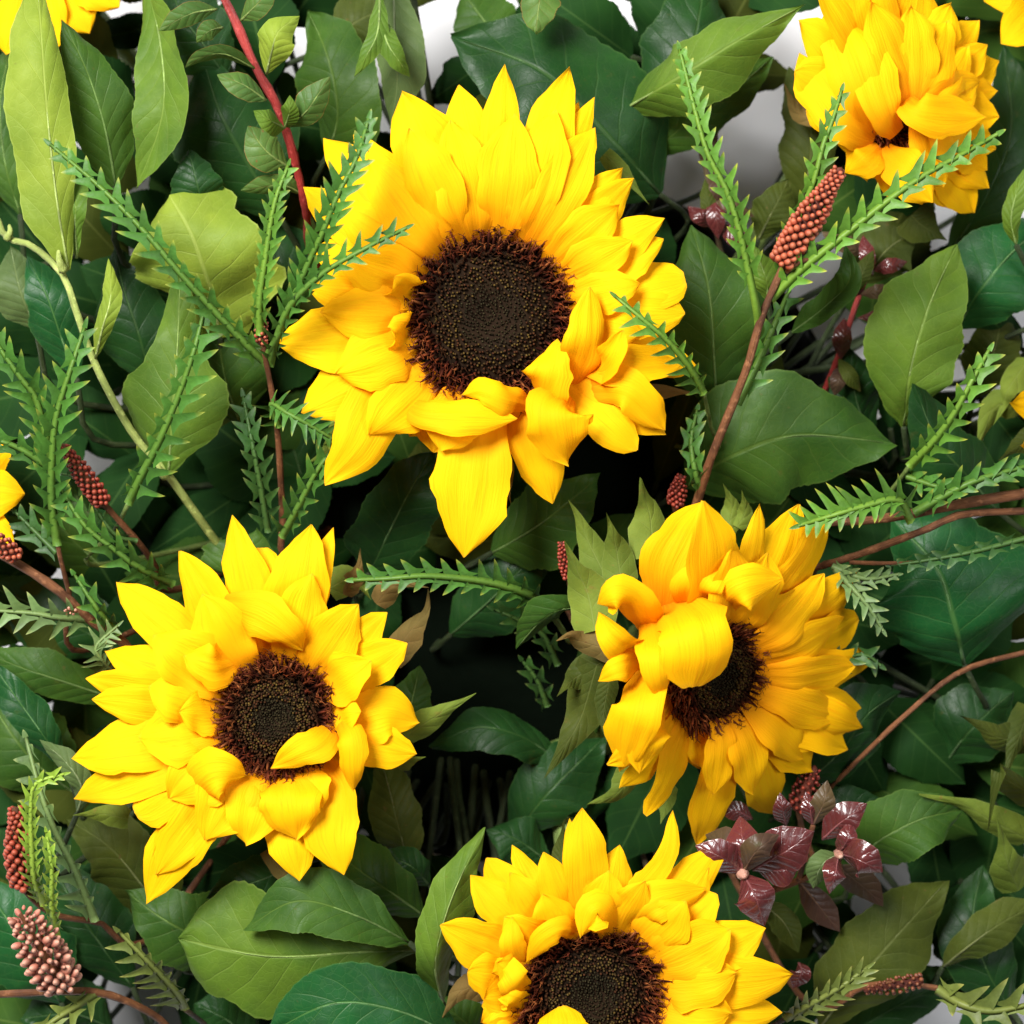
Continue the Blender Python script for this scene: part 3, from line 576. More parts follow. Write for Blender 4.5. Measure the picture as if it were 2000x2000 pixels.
# pale sprig with a yellow-green stem on the left
f0 = foam(420, 1055); t = thing('leaf_sprig', 'pale green sprig with yellow green stem and long upright lime leaf', 'sprig', f0)
tube('stem', [f0, P(470, 1110, -55), P(420, 1055, -38), P(330, 930, -22), P(262, 850, -15), P(190, 720, -8), P(150, 610, -4), P(122, 535, -4), P(62, 480, -8), P(14, 465, -12), P(-4, 430, -16)], .0017, .0011, ST_LIME, t, n=40)
leaf(t, [(134, 528, -2), (112, 400, 4), (92, 220, 6), (80, 60, 2), (70, -70, -8)], 150, 'lime', 'ovate', roll=-12, fold=12, asym=(1.1, .62))
leaf(t, [(328, 930, -20), (334, 850, -14), (345, 700, -10), (352, 530, -16)], 235, 'bright', 'waist', roll=4, fold=12, asym=(1, .9), wav=.03)
leaf(t, [(186, 700, -6), (200, 640, 2), (216, 580, 4), (212, 505, -2)], 46, 'lime', 'ellip', fold=25)
leaf(t, [(150, 505, -6), (146, 440, -2), (148, 400, 0), (142, 335, -6)], 52, 'bright', 'obov', fold=-10)
tube('bud', [P(124, 528, -1), P(116, 508, 2), P(114, 490, 2)], .0018, .0006, ST_LIME, t, n=6)
tube('bud', [P(322, 930, -18), P(312, 915, -14), P(306, 905, -13)], .0018, .0006, ST_LIME, t, n=6)
tube('bud', [P(14, 466, -10), P(20, 452, -8), P(18, 440, -8)], .0016, .0006, ST_LIME, t, n=6)

# sprig with the red stem
f0 = foam(600, 420); t = thing('leaf_sprig', 'upright sprig with bright red stem and small red edged leaves', 'sprig', f0)
tube('stem', [f0, P(622, 520, -60), P(598, 410, -24), P(580, 330, -14), P(561, 262, -8), P(540, 205, -4), P(500, 132, 0), P(462, 46, 2), P(430, -20, 0)], .0013, .0016, ST_RED, t, n=46, knobs=.22)
for pts, w, m, kw in [([(424, 18, 2), (370, 28, 8), (310, 60, 6)], 40, 'myrtle', dict(roll=25)), ([(436, 54, 2), (410, 60, 6), (384, 84, 4)], 34, 'myrtle', dict(roll=30)),
   ([(497, 134, 1), (440, 106, 10), (395, 112, 10), (362, 132, 4)], 34, 'myrtle', dict(roll=55)), ([(520, 196, 0), (475, 165, 6), (424, 146, 6)], 46, 'myrtle', dict(roll=-20)),
   ([(520, 145, 1), (532, 95, 10), (545, 60, 12), (585, 32, 8)], 66, 'lime', dict(fold=20)), ([(563, 248, -4), (600, 215, 4), (644, 150, 6)], 56, 'myrtle', dict(fold=22, roll=-15)),
   ([(556, 250, -4), (528, 235, 6), (495, 216, 8)], 44, 'bright', dict(roll=-20)), ([(556, 250, -4), (565, 218, 6), (566, 186, 8)], 34, 'bright', dict(fold=15)),
   ([(562, 325, -12), (520, 295, -6), (484, 246, -6)], 66, 'myrtle', dict(roll=-10)), ([(470, 40, 2), (500, 10, 8), (540, -30, 8)], 44, 'myrtle', {}), ([(590, 380, -20), (550, 362, -14), (470, 372, -14)], 40, 'myrtle', dict(roll=40))]:
    leaf(t, pts, w * 1.22, m, 'ellip', big=False, wav=.03, **kw)

# plum sprig at the lower right
f0 = foam(1500, 1720); t = thing('leaf_sprig', 'shiny plum purple leaf rosettes beside the tilted sunflower', 'sprig', f0)
A, B = (1450, 1706, -4), (1638, 1668, -8)
tube('stem', [f0, P(1480, 1760, -50), P(1462, 1730, -22), P(*A)], .0018, .0012, ST_BROWN, t)
tube('stem', [P(1475, 1750, -40), P(1560, 1720, -28), P(1630, 1690, -18), P(*B)], .0014, .0011, ST_BROWN, t)
tube('stem', [P(1560, 1720, -28), P(1575, 1660, -16), P(1588, 1612, -10)], .0011, .0009, ST_BROWN, t)
for pts, w, m, kw in [([A, (1405, 1672, 6), (1358, 1652, 4)], 60, 'plum', dict(roll=10)), ([A, (1475, 1750, 6), (1492, 1808, -2)], 72, 'plum', dict(fold=18)), ([A, (1480, 1660, 8), (1522, 1630, 4)], 52, 'plumgreen', dict(fold=14)),
   ([A, (1450, 1650, 4), (1445, 1594, -4)], 60, 'plum', dict(roll=10)), ([A, (1420, 1655, 0), (1378, 1630, -10)], 60, 'plumgreen', {}), ([(1470, 1700, -8), (1530, 1665, 0), (1590, 1624, 0)], 86, 'plum', dict(roll=-8)),
   ([(1480, 1700, -10), (1530, 1700, -4), (1560, 1690, -8)], 60, 'plum', {}),
   ([B, (1680, 1680, 4), (1724, 1704, 0)], 64, 'plum', dict(roll=-15)), ([B, (1632, 1705, 4), (1620, 1746, -2)], 42, 'plum', dict(fold=18)), ([B, (1605, 1690, -2), (1588, 1735, -8)], 46, 'grey', dict(fold=14)),
   ([(1606, 1640, -10), (1650, 1600, -2), (1694, 1570, -4)], 56, 'plum', dict(fold=10)), ([B, (1655, 1640, 0), (1662, 1600, -4)], 34, 'plum', {}), ([(1588, 1612, -10), (1608, 1570, -2), (1616, 1524, -4)], 42, 'plumgreen', {}),
   ([(1588, 1612, -10), (1582, 1580, -4), (1574, 1546, -6)], 30, 'plum', {}), ([(1536, 1612, -16), (1528, 1580, -8), (1524, 1548, -8)], 34, 'plum', {}), ([(1470, 1600, -22), (1440, 1585, -18), (1400, 1582, -18)], 34, 'plum', {}),
   ([(1560, 1720, -28), (1600, 1770, -30), (1640, 1820, -34)], 50, 'plumgreen', {}), ([(1480, 1760, -40), (1530, 1800, -36), (1560, 1860, -38)], 50, 'olive', {}),
   ([(1630, 1690, -18), (1690, 1735, -26), (1725, 1770, -30)], 56, 'plumgreen', dict(roll=-20)), ([(1560, 1880, -30), (1566, 1900, -26), (1548, 1930, -30)], 36, 'plum', {})]:
    leaf(t, pts, w * 1.22, m, 'ellip', big=False, wav=.03, **kw)
for q, r in ((A, .0023), (B, .0020)):
    c_ = P(*q); tube('bud', [c_, c_ + V((0, 0, .003)), c_ + V((0, 0, .005))], r, r * .5, mat_stem('bud_pink_%d' % q[0], (.55, .22, .16), (.75, .45, .33), .4), t, n=6, k=10)

LEAVES = [
 # upper left
 ('green leaf with a notched tip between the tall pale leaf and the twisted leaf', [(226, 365, -24), (205, 250, -14), (170, 140, -10), (120, 38, -10)], 132, 'mid', dict(shape='ovate', roll=-10, fold=14)),
 ('twisted olive leaf hanging point down beside the notched green leaf', [(285, -40, -26), (312, 80, -14), (318, 220, -12), (268, 368, -20)], 128, 'bright', dict(shape='ellip', roll=-38, fold=-18, twist=25)),
 ('dark leaf behind the upper leaves of the red stemmed sprig', [(440, 150, -45), (400, 90, -38), (350, 20, -38), (330, -60, -46)], 160, 'deep', dict(shape='ovate')),
 ('broad dark green leaf behind the red stem', [(545, 420, -48), (490, 330, -38), (430, 220, -34), (395, 110, -44)], 240, 'deep', dict(shape='ovate', fold=8)),
 ('dark leaf between the red stem and the gap of white', [(640, 300, -50), (660, 220, -42), (640, 110, -42), (600, 20, -52)], 190, 'mid', dict(shape='ovate', roll=20)),
 ('small rounded green leaf above the scalloped lime leaf', [(398, 415, -26), (385, 360, -20), (368, 290, -22)], 104, 'deep', dict(shape='ovate', roll=-6)),
 ('wide scalloped lime leaf under the toothed frond', [(430, 660, -34), (410, 560, -22), (375, 460, -16), (330, 380, -20)], 270, 'lime', dict(shape='round', roll=8, fold=6, wav=.08)),
 ('dark leaf beside the yellow green stem below the tall pale leaf', [(150, 740, -34), (120, 660, -26), (92, 580, -22), (52, 500, -26)], 110, 'emerald', dict(shape='ellip')),
 ('grey green leaf under the base of the tall pale leaf', [(70, 640, -36), (40, 570, -30), (20, 480, -34)], 120, 'grey', dict(shape='ovate')),
 ('dark green leaf behind the upright lime leaf', [(300, 760, -46), (270, 650, -38), (240, 560, -38), (225, 480, -44)], 160, 'deep', dict(shape='ovate')),
 ('broad shaded leaf behind the bright narrow waisted leaf', [(470, 830, -48), (440, 740, -38), (430, 640, -36), (460, 540, -44)], 170, 'mid', dict(shape='ovate', roll=15)),
 # top
 ('pale olive leaf hanging point down between two white gaps', [(770, -60, -34), (770, 60, -26), (776, 160, -24), (762, 250, -32)], 110, 'grey', dict(shape='ellip', roll=-22, fold=16)),
 ('small forked bright leaf in front of the pale olive leaf', [(742, -20, -14), (738, 60, -8), (715, 110, -8), (692, 150, -12)], 44, 'bright', dict(fold=18)),
 ('bright leaf bending away from the small forked leaf', [(742, 20, -14), (755, 80, -8), (780, 120, -8), (800, 150, -14)], 48, 'bright', dict(fold=18)),
 ('huge dark green leaf behind the top petals of the largest sunflower', [(1290, 380, -52), (1200, 280, -36), (1060, 140, -30), (880, 70, -42)], 330, 'deep', dict(shape='ovate', roll=-8, fold=6)),
 ('dark leaf between the huge dark leaf and the long arching leaf', [(1300, 300, -60), (1330, 190, -52), (1360, 60, -50), (1380, -60, -58)], 220, 'deep', dict(shape='ovate')),
 ('hanging leaf with reddish tip above the huge dark leaf', [(1060, -50, -24), (1055, -10, -20), (1046, 66, -18)], 80, 'myrtle', dict(shape='ellip')),
 ('mid green leaf in shade behind the hanging reddish leaf tip', [(1000, 120, -66), (960, 60, -60), (900, -20, -66)], 150, 'mid', {}),
 ('dark brownish leaf behind the pale olive hanging leaf', [(640, 90, -62), (700, 40, -58), (800, 0, -62)], 130, 'olive', {}),
 ('long arching leaf with one bright half pointing at the turned aside sunflower', [(1215, 215, -40), (1310, 160, -18), (1440, 80, -12), (1572, 8, -14)], 190, 'bright', dict(shape='lance', roll=4, fold=34)),
 ('shaded leaf under the long arching leaf', [(1250, 320, -60), (1330, 250, -48), (1430, 180, -46), (1510, 110, -54)], 120, 'mid', dict(shape='ellip', roll=-14)),
 # right of the largest sunflower
 ('wide mid green leaf behind the thin frond right of the largest sunflower', [(1400, 800, -46), (1395, 700, -32), (1385, 570, -26), (1350, 440, -34)], 215, 'mid', dict(shape='ovate', fold=8)),
 ('large dark leaf with pale midrib below the brown stem', [(1340, 950, -44), (1430, 890, -30), (1560, 850, -26), (1745, 866, -36)], 270, 'mid', dict(shape='ovate', fold=10, roll=-6)),
 ('upright oval olive green leaf beside the dark red twigs', [(1765, 835, -40), (1775, 740, -26), (1810, 610, -22), (1868, 478, -30)], 205, 'bright', dict(shape='ellip', roll=-4, fold=6)),
 ('dark toothed leaf with a hooked tip below the oval olive green leaf', [(1950, 1000, -50), (1890, 930, -38), (1830, 860, -30), (1785, 750, -22)], 150, 'deep', dict(shape='ovate', fold=16)),
 ('dark leaf behind the oval olive green leaf', [(1700, 860, -60), (1670, 770, -50), (1660, 680, -50)], 120, 'deep', {}),
 ('curled leaf right of the red bud spike', [(1545, 650, -30), (1610, 600, -18), (1660, 545, -10), (1652, 480, -12)], 76, 'mid', dict(shape='ellip', roll=30, fold=-22)),
 ('small bright leaf at the fork of the brown stem', [(1500, 590, -10), (1496, 545, -4), (1472, 480, -6)], 56, 'bright', dict(fold=12)),
 ('glossy dark emerald leaf between turned aside sunflower and upright oval leaf', [(1870, 640, -56), (1920, 560, -44), (1990, 480, -44), (2080, 420, -54)], 190, 'emerald', dict(shape='ovate', roll=12)),
 ('slim bright leaf standing against the white background', [(1985, 480, -34), (1975, 420, -28), (2000, 330, -28)], 44, 'bright', dict(roll=20)),
 ('olive leaf above the curled bracts, beside the upright oval leaf', [(1900, 780, -64), (1940, 690, -58), (1960, 600, -60)], 120, 'olive', {}),
 ('shaded leaf behind the disc of the turned aside sunflower', [(1560, 420, -70), (1580, 330, -60), (1580, 230, -60), (1540, 130, -66)], 130, 'olive', {}),
 ('dark leaf curving behind the petals of the turned aside sunflower', [(1850, 500, -74), (1930, 380, -64), (1975, 250, -62), (1960, 90, -70)], 150, 'deep', dict(roll=10)),
 ('shaded leaf left of the red bud spike', [(1480, 470, -62), (1510, 410, -54), (1540, 350, -56)], 90, 'olive', {}),
 ('olive leaf behind the long frond and below its bud spike', [(1680, 560, -66), (1730, 490, -56), (1790, 450, -58)], 140, 'olive', {}),
 # right
 ('large glossy emerald leaf with pale veins beside the tilted sunflower', [(1884, 1300, -44), (1862, 1210, -30), (1830, 1110, -24), (1740, 1010, -32)], 380, 'emerald', dict(shape='ovate', fold=9, roll=6, asym=(.85, 1))),
 ('dark leaf under the tilted sunflower with a pale rim', [(1560, 1540, -50), (1640, 1470, -38), (1690, 1400, -36), (1760, 1350, -46)], 150, 'deep', dict(shape='ellip', roll=-18)),
 ('round mid green leaf behind the plum rosettes', [(1680, 1680, -42), (1720, 1640, -32), (1800, 1600, -30), (1880, 1580, -40)], 150, 'mid', dict(shape='ovate', fold=-10)),
 ('dark leaf behind the plum rosettes beside the black gap', [(1560, 1640, -60), (1640, 1590, -50), (1720, 1560, -52)], 130, 'deep', {}),
 ('wide olive leaf with parallel veins below the plum rosettes', [(1600, 2010, -52), (1660, 1930, -40), (1740, 1840, -34), (1850, 1720, -44)], 190, 'olive', dict(shape='ellip', fold=6)),
 ('dark leaf behind the dull brown buds under the wide olive leaf', [(1600, 2050, -66), (1690, 2000, -56), (1790, 1945, -54), (1900, 1890, -62)], 120, 'deep', {}),
 ('pale shaded leaf left of the tall pale leaf, under the hidden sunflower', [(40, 420, -52), (10, 320, -46), (0, 200, -46), (20, 90, -54)], 150, 'mid', {}),
 ('dark leaf beside the wide olive leaf, below the curling bracts', [(1980, 1980, -60), (1930, 1900, -50), (1900, 1800, -50), (1920, 1690, -58)], 150, 'deep', {}),
 ('small olive leaf above the broad toothed frond', [(1840, 1890, -48), (1890, 1850, -38), (1960, 1800, -40), (2040, 1760, -48)], 90, 'olive', dict(fold=14)),
 ('dark leaf under the curling bracts of the sunflower facing away', [(1840, 1500, -66), (1900, 1420, -56), (1980, 1350, -58)], 170, 'deep', {}),
 # middle
 ('dark leaf with bright wavy rim below the largest sunflower', [(720, 1120, -52), (760, 1040, -38), (800, 960, -30), (850, 880, -36)], 170, 'deep', dict(shape='ovate', roll=-16, fold=-10)),
 ('mid green leaf behind the lowest petal tips of the largest sunflower', [(960, 1080, -46), (1030, 1040, -34), (1100, 990, -30), (1170, 930, -38)], 170, 'mid', dict(shape='ovate', roll=10)),
 ('dark leaf behind the horizontal frond', [(880, 1240, -66), (960, 1170, -52), (1030, 1100, -48), (1100, 1060, -54)], 150, 'deep', dict(shape='ovate')),
 ('folded leaf with pale rim left of the tilted sunflower', [(1150, 1190, -16), (1100, 1190, -8), (1060, 1210, -10), (1008, 1268, -20)], 76, 'mid', dict(shape='ellip', roll=40, fold=20)),
 ('dim leaf with thin bright rim in the dark centre', [(1100, 1490, -62), (1020, 1440, -52), (930, 1420, -50), (840, 1460, -56)], 110, 'deep', dict(shape='ellip', roll=-30)),
 ('green leaf behind the bracts of the small disc sunflower', [(790, 1440, -42), (800, 1390, -34), (820, 1300, -34)], 90, 'mid', {}),
 ('shaded leaf below the tilted sunflower in the dark centre', [(1000, 1640, -66), (1060, 1560, -56), (1120, 1500, -56), (1180, 1440, -64)], 160, 'deep', {}),
 ('dark leaf left of the lowest sunflower beside its thin petals', [(1080, 1690, -60), (1010, 1640, -52), (950, 1620, -54)], 110, 'deep', dict(roll=-20)),
 ('pale round leaf behind the top petals of the small disc sunflower', [(480, 1150, -44), (480, 1100, -34), (500, 1035, -38)], 200, 'mid', dict(shape='ovate')),
 # lower left and bottom
 ('large pale green leaf lying flat below the small disc sunflower', [(812, 1856, -26), (700, 1860, -14), (520, 1868, -10), (352, 1832, -18)], 285, 'bright', dict(shape='obov', fold=5, roll=6)),
 ('darker leaf with curled tip lying over the large pale green leaf', [(800, 1842, -14), (700, 1790, -2), (580, 1760, 2), (476, 1816, -6)], 130, 'mid', dict(shape='ellip', roll=-22, fold=-8)),
 ('small dark leaf pointing left just under the small disc sunflower', [(575, 1690, -30), (520, 1715, -22), (460, 1735, -20), (404, 1754, -22)], 108, 'deep', dict(shape='ovate', fold=12)),
 ('grey green leaf behind the lower right petals of the small disc sunflower', [(830, 1790, -36), (760, 1740, -26), (690, 1690, -24), (610, 1620, -30)], 140, 'mid', dict(shape='ellip', roll=-8)),
 ('small shaded leaf right of the small disc sunflower', [(840, 1730, -40), (800, 1690, -32), (740, 1670, -34)], 80, 'deep', dict(roll=-15)),
 ('dark leaf hanging beside the black gap right of the small disc sunflower', [(800, 1700, -50), (780, 1620, -40), (760, 1540, -40), (740, 1470, -48)], 110, 'olive', {}),
 ('emerald leaf with pale veins below the large flat pale green leaf', [(900, 2030, -20), (780, 1975, -4), (650, 1960, 0), (520, 2020, -10)], 170, 'emerald', dict(shape='ellip', roll=-10, fold=-6)),
 ('rolled upright leaf with bright face beside the lowest sunflower', [(865, 1960, -20), (850, 1880, 4), (880, 1760, 10), (946, 1616, 2)], 150, 'bright', dict(shape='ellip', roll=-8, fold=38, cup=.1, asym=(.75, 1))),
 ('dark leaf under the rolled upright leaf', [(960, 2040, -52), (900, 1990, -44), (850, 1950, -44)], 100, 'mid', {}),
 ('shaded leaf left of the darker leaf with curled tip', [(470, 1850, -46), (390, 1830, -34), (310, 1790, -30), (245, 1740, -36)], 170, 'mid', dict(shape='ovate')),
 ('dark leaf in shade below the left petals of the small disc sunflower', [(330, 1800, -56), (270, 1720, -44), (210, 1650, -40), (130, 1600, -48)], 170, 'olive', dict(shape='ovate')),
 ('curved grey green leaf between lime frond and small disc sunflower petals', [(150, 1590, -22), (160, 1540, -14), (130, 1490, -12), (78, 1445, -18)], 52, 'grey', dict(fold=18)),
 ('narrow emerald leaf slanting towards the curved grey green leaf', [(130, 1500, -34), (80, 1430, -24), (30, 1360, -22), (-20, 1290, -28)], 80, 'emerald', dict(shape='ellip', roll=-10)),
 ('long dark leaf reaching under the petals of the small disc sunflower', [(240, 1370, -44), (150, 1340, -34), (60, 1310, -32), (-40, 1270, -38)], 100, 'mid', dict(shape='ellip', roll=8)),
 ('shaded leaf behind the tip of the lime frond', [(160, 1560, -60), (80, 1500, -50), (20, 1430, -48), (-30, 1350, -54)], 190, 'mid', {}),
 ('emerald leaf behind the pinkish buds', [(120, 1960, -46), (60, 1880, -34), (10, 1790, -32), (-40, 1720, -40)], 180, 'emerald', dict(shape='ovate')),
 ('dark leaf behind the pinkish buds', [(260, 1930, -54), (200, 1850, -46), (140, 1760, -44), (90, 1660, -50)], 170, 'deep', {}),
 ('dark leaf under the large flat pale green leaf', [(500, 2040, -56), (440, 1990, -48), (380, 1960, -50)], 130, 'deep', {}),
 ('dark leaf under the brown stem of the pinkish buds', [(220, 2010, -60), (140, 1980, -52), (40, 1990, -54)], 150, 'deep', {}),
 ('shaded leaf behind the crowded toothed fronds', [(220, 1130, -70), (140, 1050, -60), (60, 960, -58), (0, 860, -66)], 190, 'mid', {}),
 ('shaded leaf behind the thick brown stem', [(260, 1290, -66), (160, 1230, -58), (60, 1180, -58), (-30, 1140, -64)], 170, 'deep', {}),
 ('shaded leaf behind the dark fronds left of the largest sunflower', [(620, 1010, -74), (580, 900, -64), (560, 790, -62), (570, 700, -70)], 170, 'deep', {}),
 ('shaded leaf behind the left petals of the largest sunflower', [(600, 640, -66), (560, 540, -56), (500, 450, -56), (470, 380, -62)], 170, 'deep', {}),
]
for lb, pts, w, m, kw in LEAVES: sprig(lb, pts, w, m, **kw)
# deep layer of leaves in the shade between the stems
MARKS = [(986, 150, 'the top petals of the largest sunflower'), (600, 500, 'the red stem and largest sunflower'), (1300, 560, 'the small frond over the largest sunflower'), (900, 980, 'the longest petal of the largest sunflower'),
 (90, 250, 'the tall pale leaf'), (500, 180, 'the red stemmed sprig'), (360, 460, 'the scalloped lime leaf'), (340, 780, 'the narrow waisted leaf'), (60, 700, 'the crowded toothed fronds'), (160, 930, 'the deep red bud spike'),
 (90, 1170, 'the thick brown stem'), (540, 1040, 'the top petals of the small disc sunflower'), (160, 1330, 'the long dark leaf'), (800, 1350, 'the bracts of the small disc sunflower'), (620, 1720, 'the small dark leaf'),
 (60, 1620, 'the lime fronds'), (80, 1870, 'the pinkish buds'), (520, 1880, 'the large flat pale leaf'), (870, 1800, 'the rolled upright leaf'), (880, 1130, 'the horizontal frond'), (1130, 1080, 'the bracts of the tilted sunflower'),
 (1380, 960, 'the foot of the tall brown branch'), (1650, 1300, 'the fan petals of the tilted sunflower'), (1550, 1680, 'the plum rosettes'), (1420, 1850, 'the petals of the lowest sunflower'), (1700, 1860, 'the wide olive leaf'),
 (1920, 1580, 'the curling olive bracts'), (1840, 1170, 'the glossy emerald leaf'), (1880, 960, 'the forked brown stem'), (1800, 650, 'the upright oval leaf'), (1570, 430, 'the large red bud spike'), (1400, 150, 'the long arching leaf'),
 (1740, 200, 'the turned aside sunflower'), (1970, 430, 'the slim bright leaf'), (760, 150, 'the pale olive hanging leaf'), (1560, 850, 'the large leaf with pale midrib'), (280, 1700, 'the longest petal of the small disc sunflower'),
 (340, 1930, 'the olive toothed frond'), (1930, 1930, 'the broad toothed frond'), (1000, 1500, 'the dim leaf with thin bright rim'), (200, 560, 'the yellow green stem'), (280, 200, 'the twisted olive leaf')]
HUE = dict(deep='dark green', mid='mid green', olive='olive')
NFL = 440
COVER = ((958, 618, 270), (500, 1400, 230), (1400, 1310, 200), (1165, 1900, 230), (1740, 190, 140))      # a flower hides what is here
VOID = ((950, 1330, 150), (930, 1530, 110), (900, 1200, 50), (715, 985, 36), (1190, 930, 40))     # open gaps down to the blackened foam
for i in range(NFL):
    a = i * 2.39996; r = 1420 * math.sqrt((i + .5) / NFL); x, y = 1000 + r * cos(a), 1000 + r * sin(a)
    if not (-110 < x < 2110 and -110 < y < 2110) or any((x - gx) ** 2 + (y - gy) ** 2 < gr * gr for gx, gy, gr in COVER): continue
    d = rng.uniform(-96, -62) if r > 620 else rng.uniform(-80, -64)
    for tr in range(8):
        b = a + rng.uniform(-1.2, 1.2) + (pi if tr > 4 else 0); L = rng.uniform(190, 290) * (1 - .06 * tr); w = rng.uniform(130, 215) * (1 - .07 * tr); x0, y0 = x - .4 * L * cos(b), y - .4 * L * sin(b)
        if all((x0 + L * q * cos(b) - gx) ** 2 + (y0 + L * q * sin(b) - gy) ** 2 > (gr + w * .46) ** 2 for gx, gy, gr in GAPS + VOID for q in (.1, .35, .6, .85)):
            ff = clear_foam(x0, y0)
            if ff: break
    else: continue
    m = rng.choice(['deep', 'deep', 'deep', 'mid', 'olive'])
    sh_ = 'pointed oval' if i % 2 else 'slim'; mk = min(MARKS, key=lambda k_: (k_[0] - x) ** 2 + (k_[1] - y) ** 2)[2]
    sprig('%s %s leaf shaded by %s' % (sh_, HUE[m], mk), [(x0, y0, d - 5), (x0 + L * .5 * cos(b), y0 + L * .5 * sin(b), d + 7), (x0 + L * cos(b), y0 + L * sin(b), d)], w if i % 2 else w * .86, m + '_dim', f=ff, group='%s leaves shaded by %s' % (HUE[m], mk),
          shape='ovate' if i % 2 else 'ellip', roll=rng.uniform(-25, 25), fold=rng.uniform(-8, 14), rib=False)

# ------------------------------------------------------------------ toothed fronds
FC = dict(g=((.050, .145, .020), (.28, .30, .04)), l=((.085, .205, .024), (.36, .36, .04)), y=((.22, .36, .04), (.5, .5, .1)), d=((.028, .082, .016), (.15, .2, .06)), o=((.11, .145, .03), (.30, .30, .08)), e=((.10, .17, .055), (.3, .35, .12)))
def frond(parent, pts, ll=38, lr=38, sp=36, col='g', w0=5.0, flip=0, ang=52, tilt=.35, lw=13, skip=.06, curve=.35):
    lw *= 1.7; w0 *= 1.6
    """a flat rachis with alternate pale-tipped teeth; ll / lr = length of the teeth on either side, in pixels"""
    cl = [P(*q) for q in pts]; Ltot = sum((b - a).length for a, b in zip(cl, cl[1:])); n = 26
    c = catmull(cl, n); T = tangents(c); cb, ct = FC[col]; up = V((0, 0, 1))
    vs_, fs, cs = [], [], []
    for i, (p, t) in enumerate(zip(c, T)):
        s = t.cross(up).normalized(); nn = s.cross(t); w = S * w0 * mix(1.15, .5, i / n); cc = tuple(x * f for x, f in zip(mix3(cb, ct, .12), (1.1, 1.1, 1.1)))
        for (x, z) in ((-1, 0), (-.3, .22), (0, .42), (.3, .22), (1, 0), (0, -.4)): vs_.append(p + s * w * x + nn * w * z); cs.append(cc)
    for i in range(n):
        for j in range(6): fs.append((i * 6 + j, i * 6 + (j + 1) % 6, i * 6 + 6 + (j + 1) % 6, i * 6 + 6 + j))
    fs.append(tuple(range(6))); fs.append(tuple(n * 6 + j for j in range(6))[::-1])
    fr = mesh('frond', vs_, fs, FROND, parent, col=cs)
    m = max(3, int(Ltot / S / sp)); NT_ = 7
    for q in range(2 * m + 1):
        a = skip + (1 - skip) * (q + .4) / (2 * m + .6); sg = 1 if q % 2 else -1
        if q == 2 * m: a = 1.0; sg = 0
        x = a * n; i = min(int(x), n - 1); p = c[i].lerp(c[i + 1], x - i); t = T[i].lerp(T[i + 1], x - i).normalized()
        s = t.cross(up).normalized(); nn = s.cross(t)
        Lp = (lr if sg > 0 else ll) * (1 - .45 * max(0, (a - .7) / .3)) * (.72 + .28 * min(1, a * 4)) * rng.uniform(.82, 1.2) * 1.12 * S
        if sg == 0: Lp = .5 * (ll + lr) * .5 * S
        an = R(ang + rng.uniform(-12, 12)) if sg else 0; dr = t * cos(an) + s * sg * sin(an)
        cu = t if sg else V((0, 0, 0)); lift = nn * (tilt + rng.uniform(-.15, .15))
        perp = (t * sin(an) - s * sg * cos(an)) if sg else s     # towards the frond's tip
        v2, f2, c2 = [], [], []; fj = rng.uniform(.78, 1.25)
        for k in range(NT_ + 1):
            b = k / NT_; ctr = p + dr * Lp * b + cu * Lp * curve * b * b * .55 + lift * Lp * b * (1.1 - .5 * b)
            hw = S * lw * .42 * ((1 - b ** 3) ** .8 * (1 - .3 * b) if b < 1 else 0.0) * (1 if sg else .55)
            back = S * lw * .9 * max(0, 1 - b * 2.6) ** 1.6 if sg else 0   # the tooth runs down the rachis at its foot
            cc = mix3(cb, ct, max(0, (b - .74) / .26) * .95); f = rng.uniform(.9, 1.1) * fj; cc = tuple(x_ * f for x_ in cc)
            v2 += [ctr + perp * hw, ctr - nn * hw * .38, ctr - perp * (hw + back)]; c2 += [cc, tuple(x_ * .9 for x_ in cc), cc]
        for k in range(NT_):
            for j in range(2): f2.append((k * 3 + j, k * 3 + j + 1, k * 3 + 4 + j, k * 3 + 3 + j))
        mesh('leaflet', v2, f2, FROND, fr, col=c2)
    return fr
def mix3(a, b, t): return tuple(x + (y - x) * t for x, y in zip(a, b))
_v = []; _f = []
for i in range(7):
    for j in range(9):
        th = pi * i / 6; _v.append((sin(th) * cos(2 * pi * j / 9), sin(th) * sin(2 * pi * j / 9), cos(th) * (1.15 if i < 3 else 1)))
for i in range(6):
    for j in range(9): _f.append((i * 9 + j, (i + 1) * 9 + j, (i + 1) * 9 + (j + 1) % 9, i * 9 + (j + 1) % 9))
BUDS = {}
def bud_mesh(key, col, tipc):
    if key not in BUDS:
        m = bpy.data.meshes.new('bud'); m.from_pydata(_v, [], _f); m.polygons.foreach_set('use_smooth', [True] * len(m.polygons))
        a = m.color_attributes.new('Col', 'FLOAT_COLOR', 'POINT'); f = []
        for v in _v: f += (*mix3(col, tipc, max(0, v[2] - .2) * .9), 1)
        a.data.foreach_set('color', f); m.materials.append(BUDM); BUDS[key] = m
    return BUDS[key]
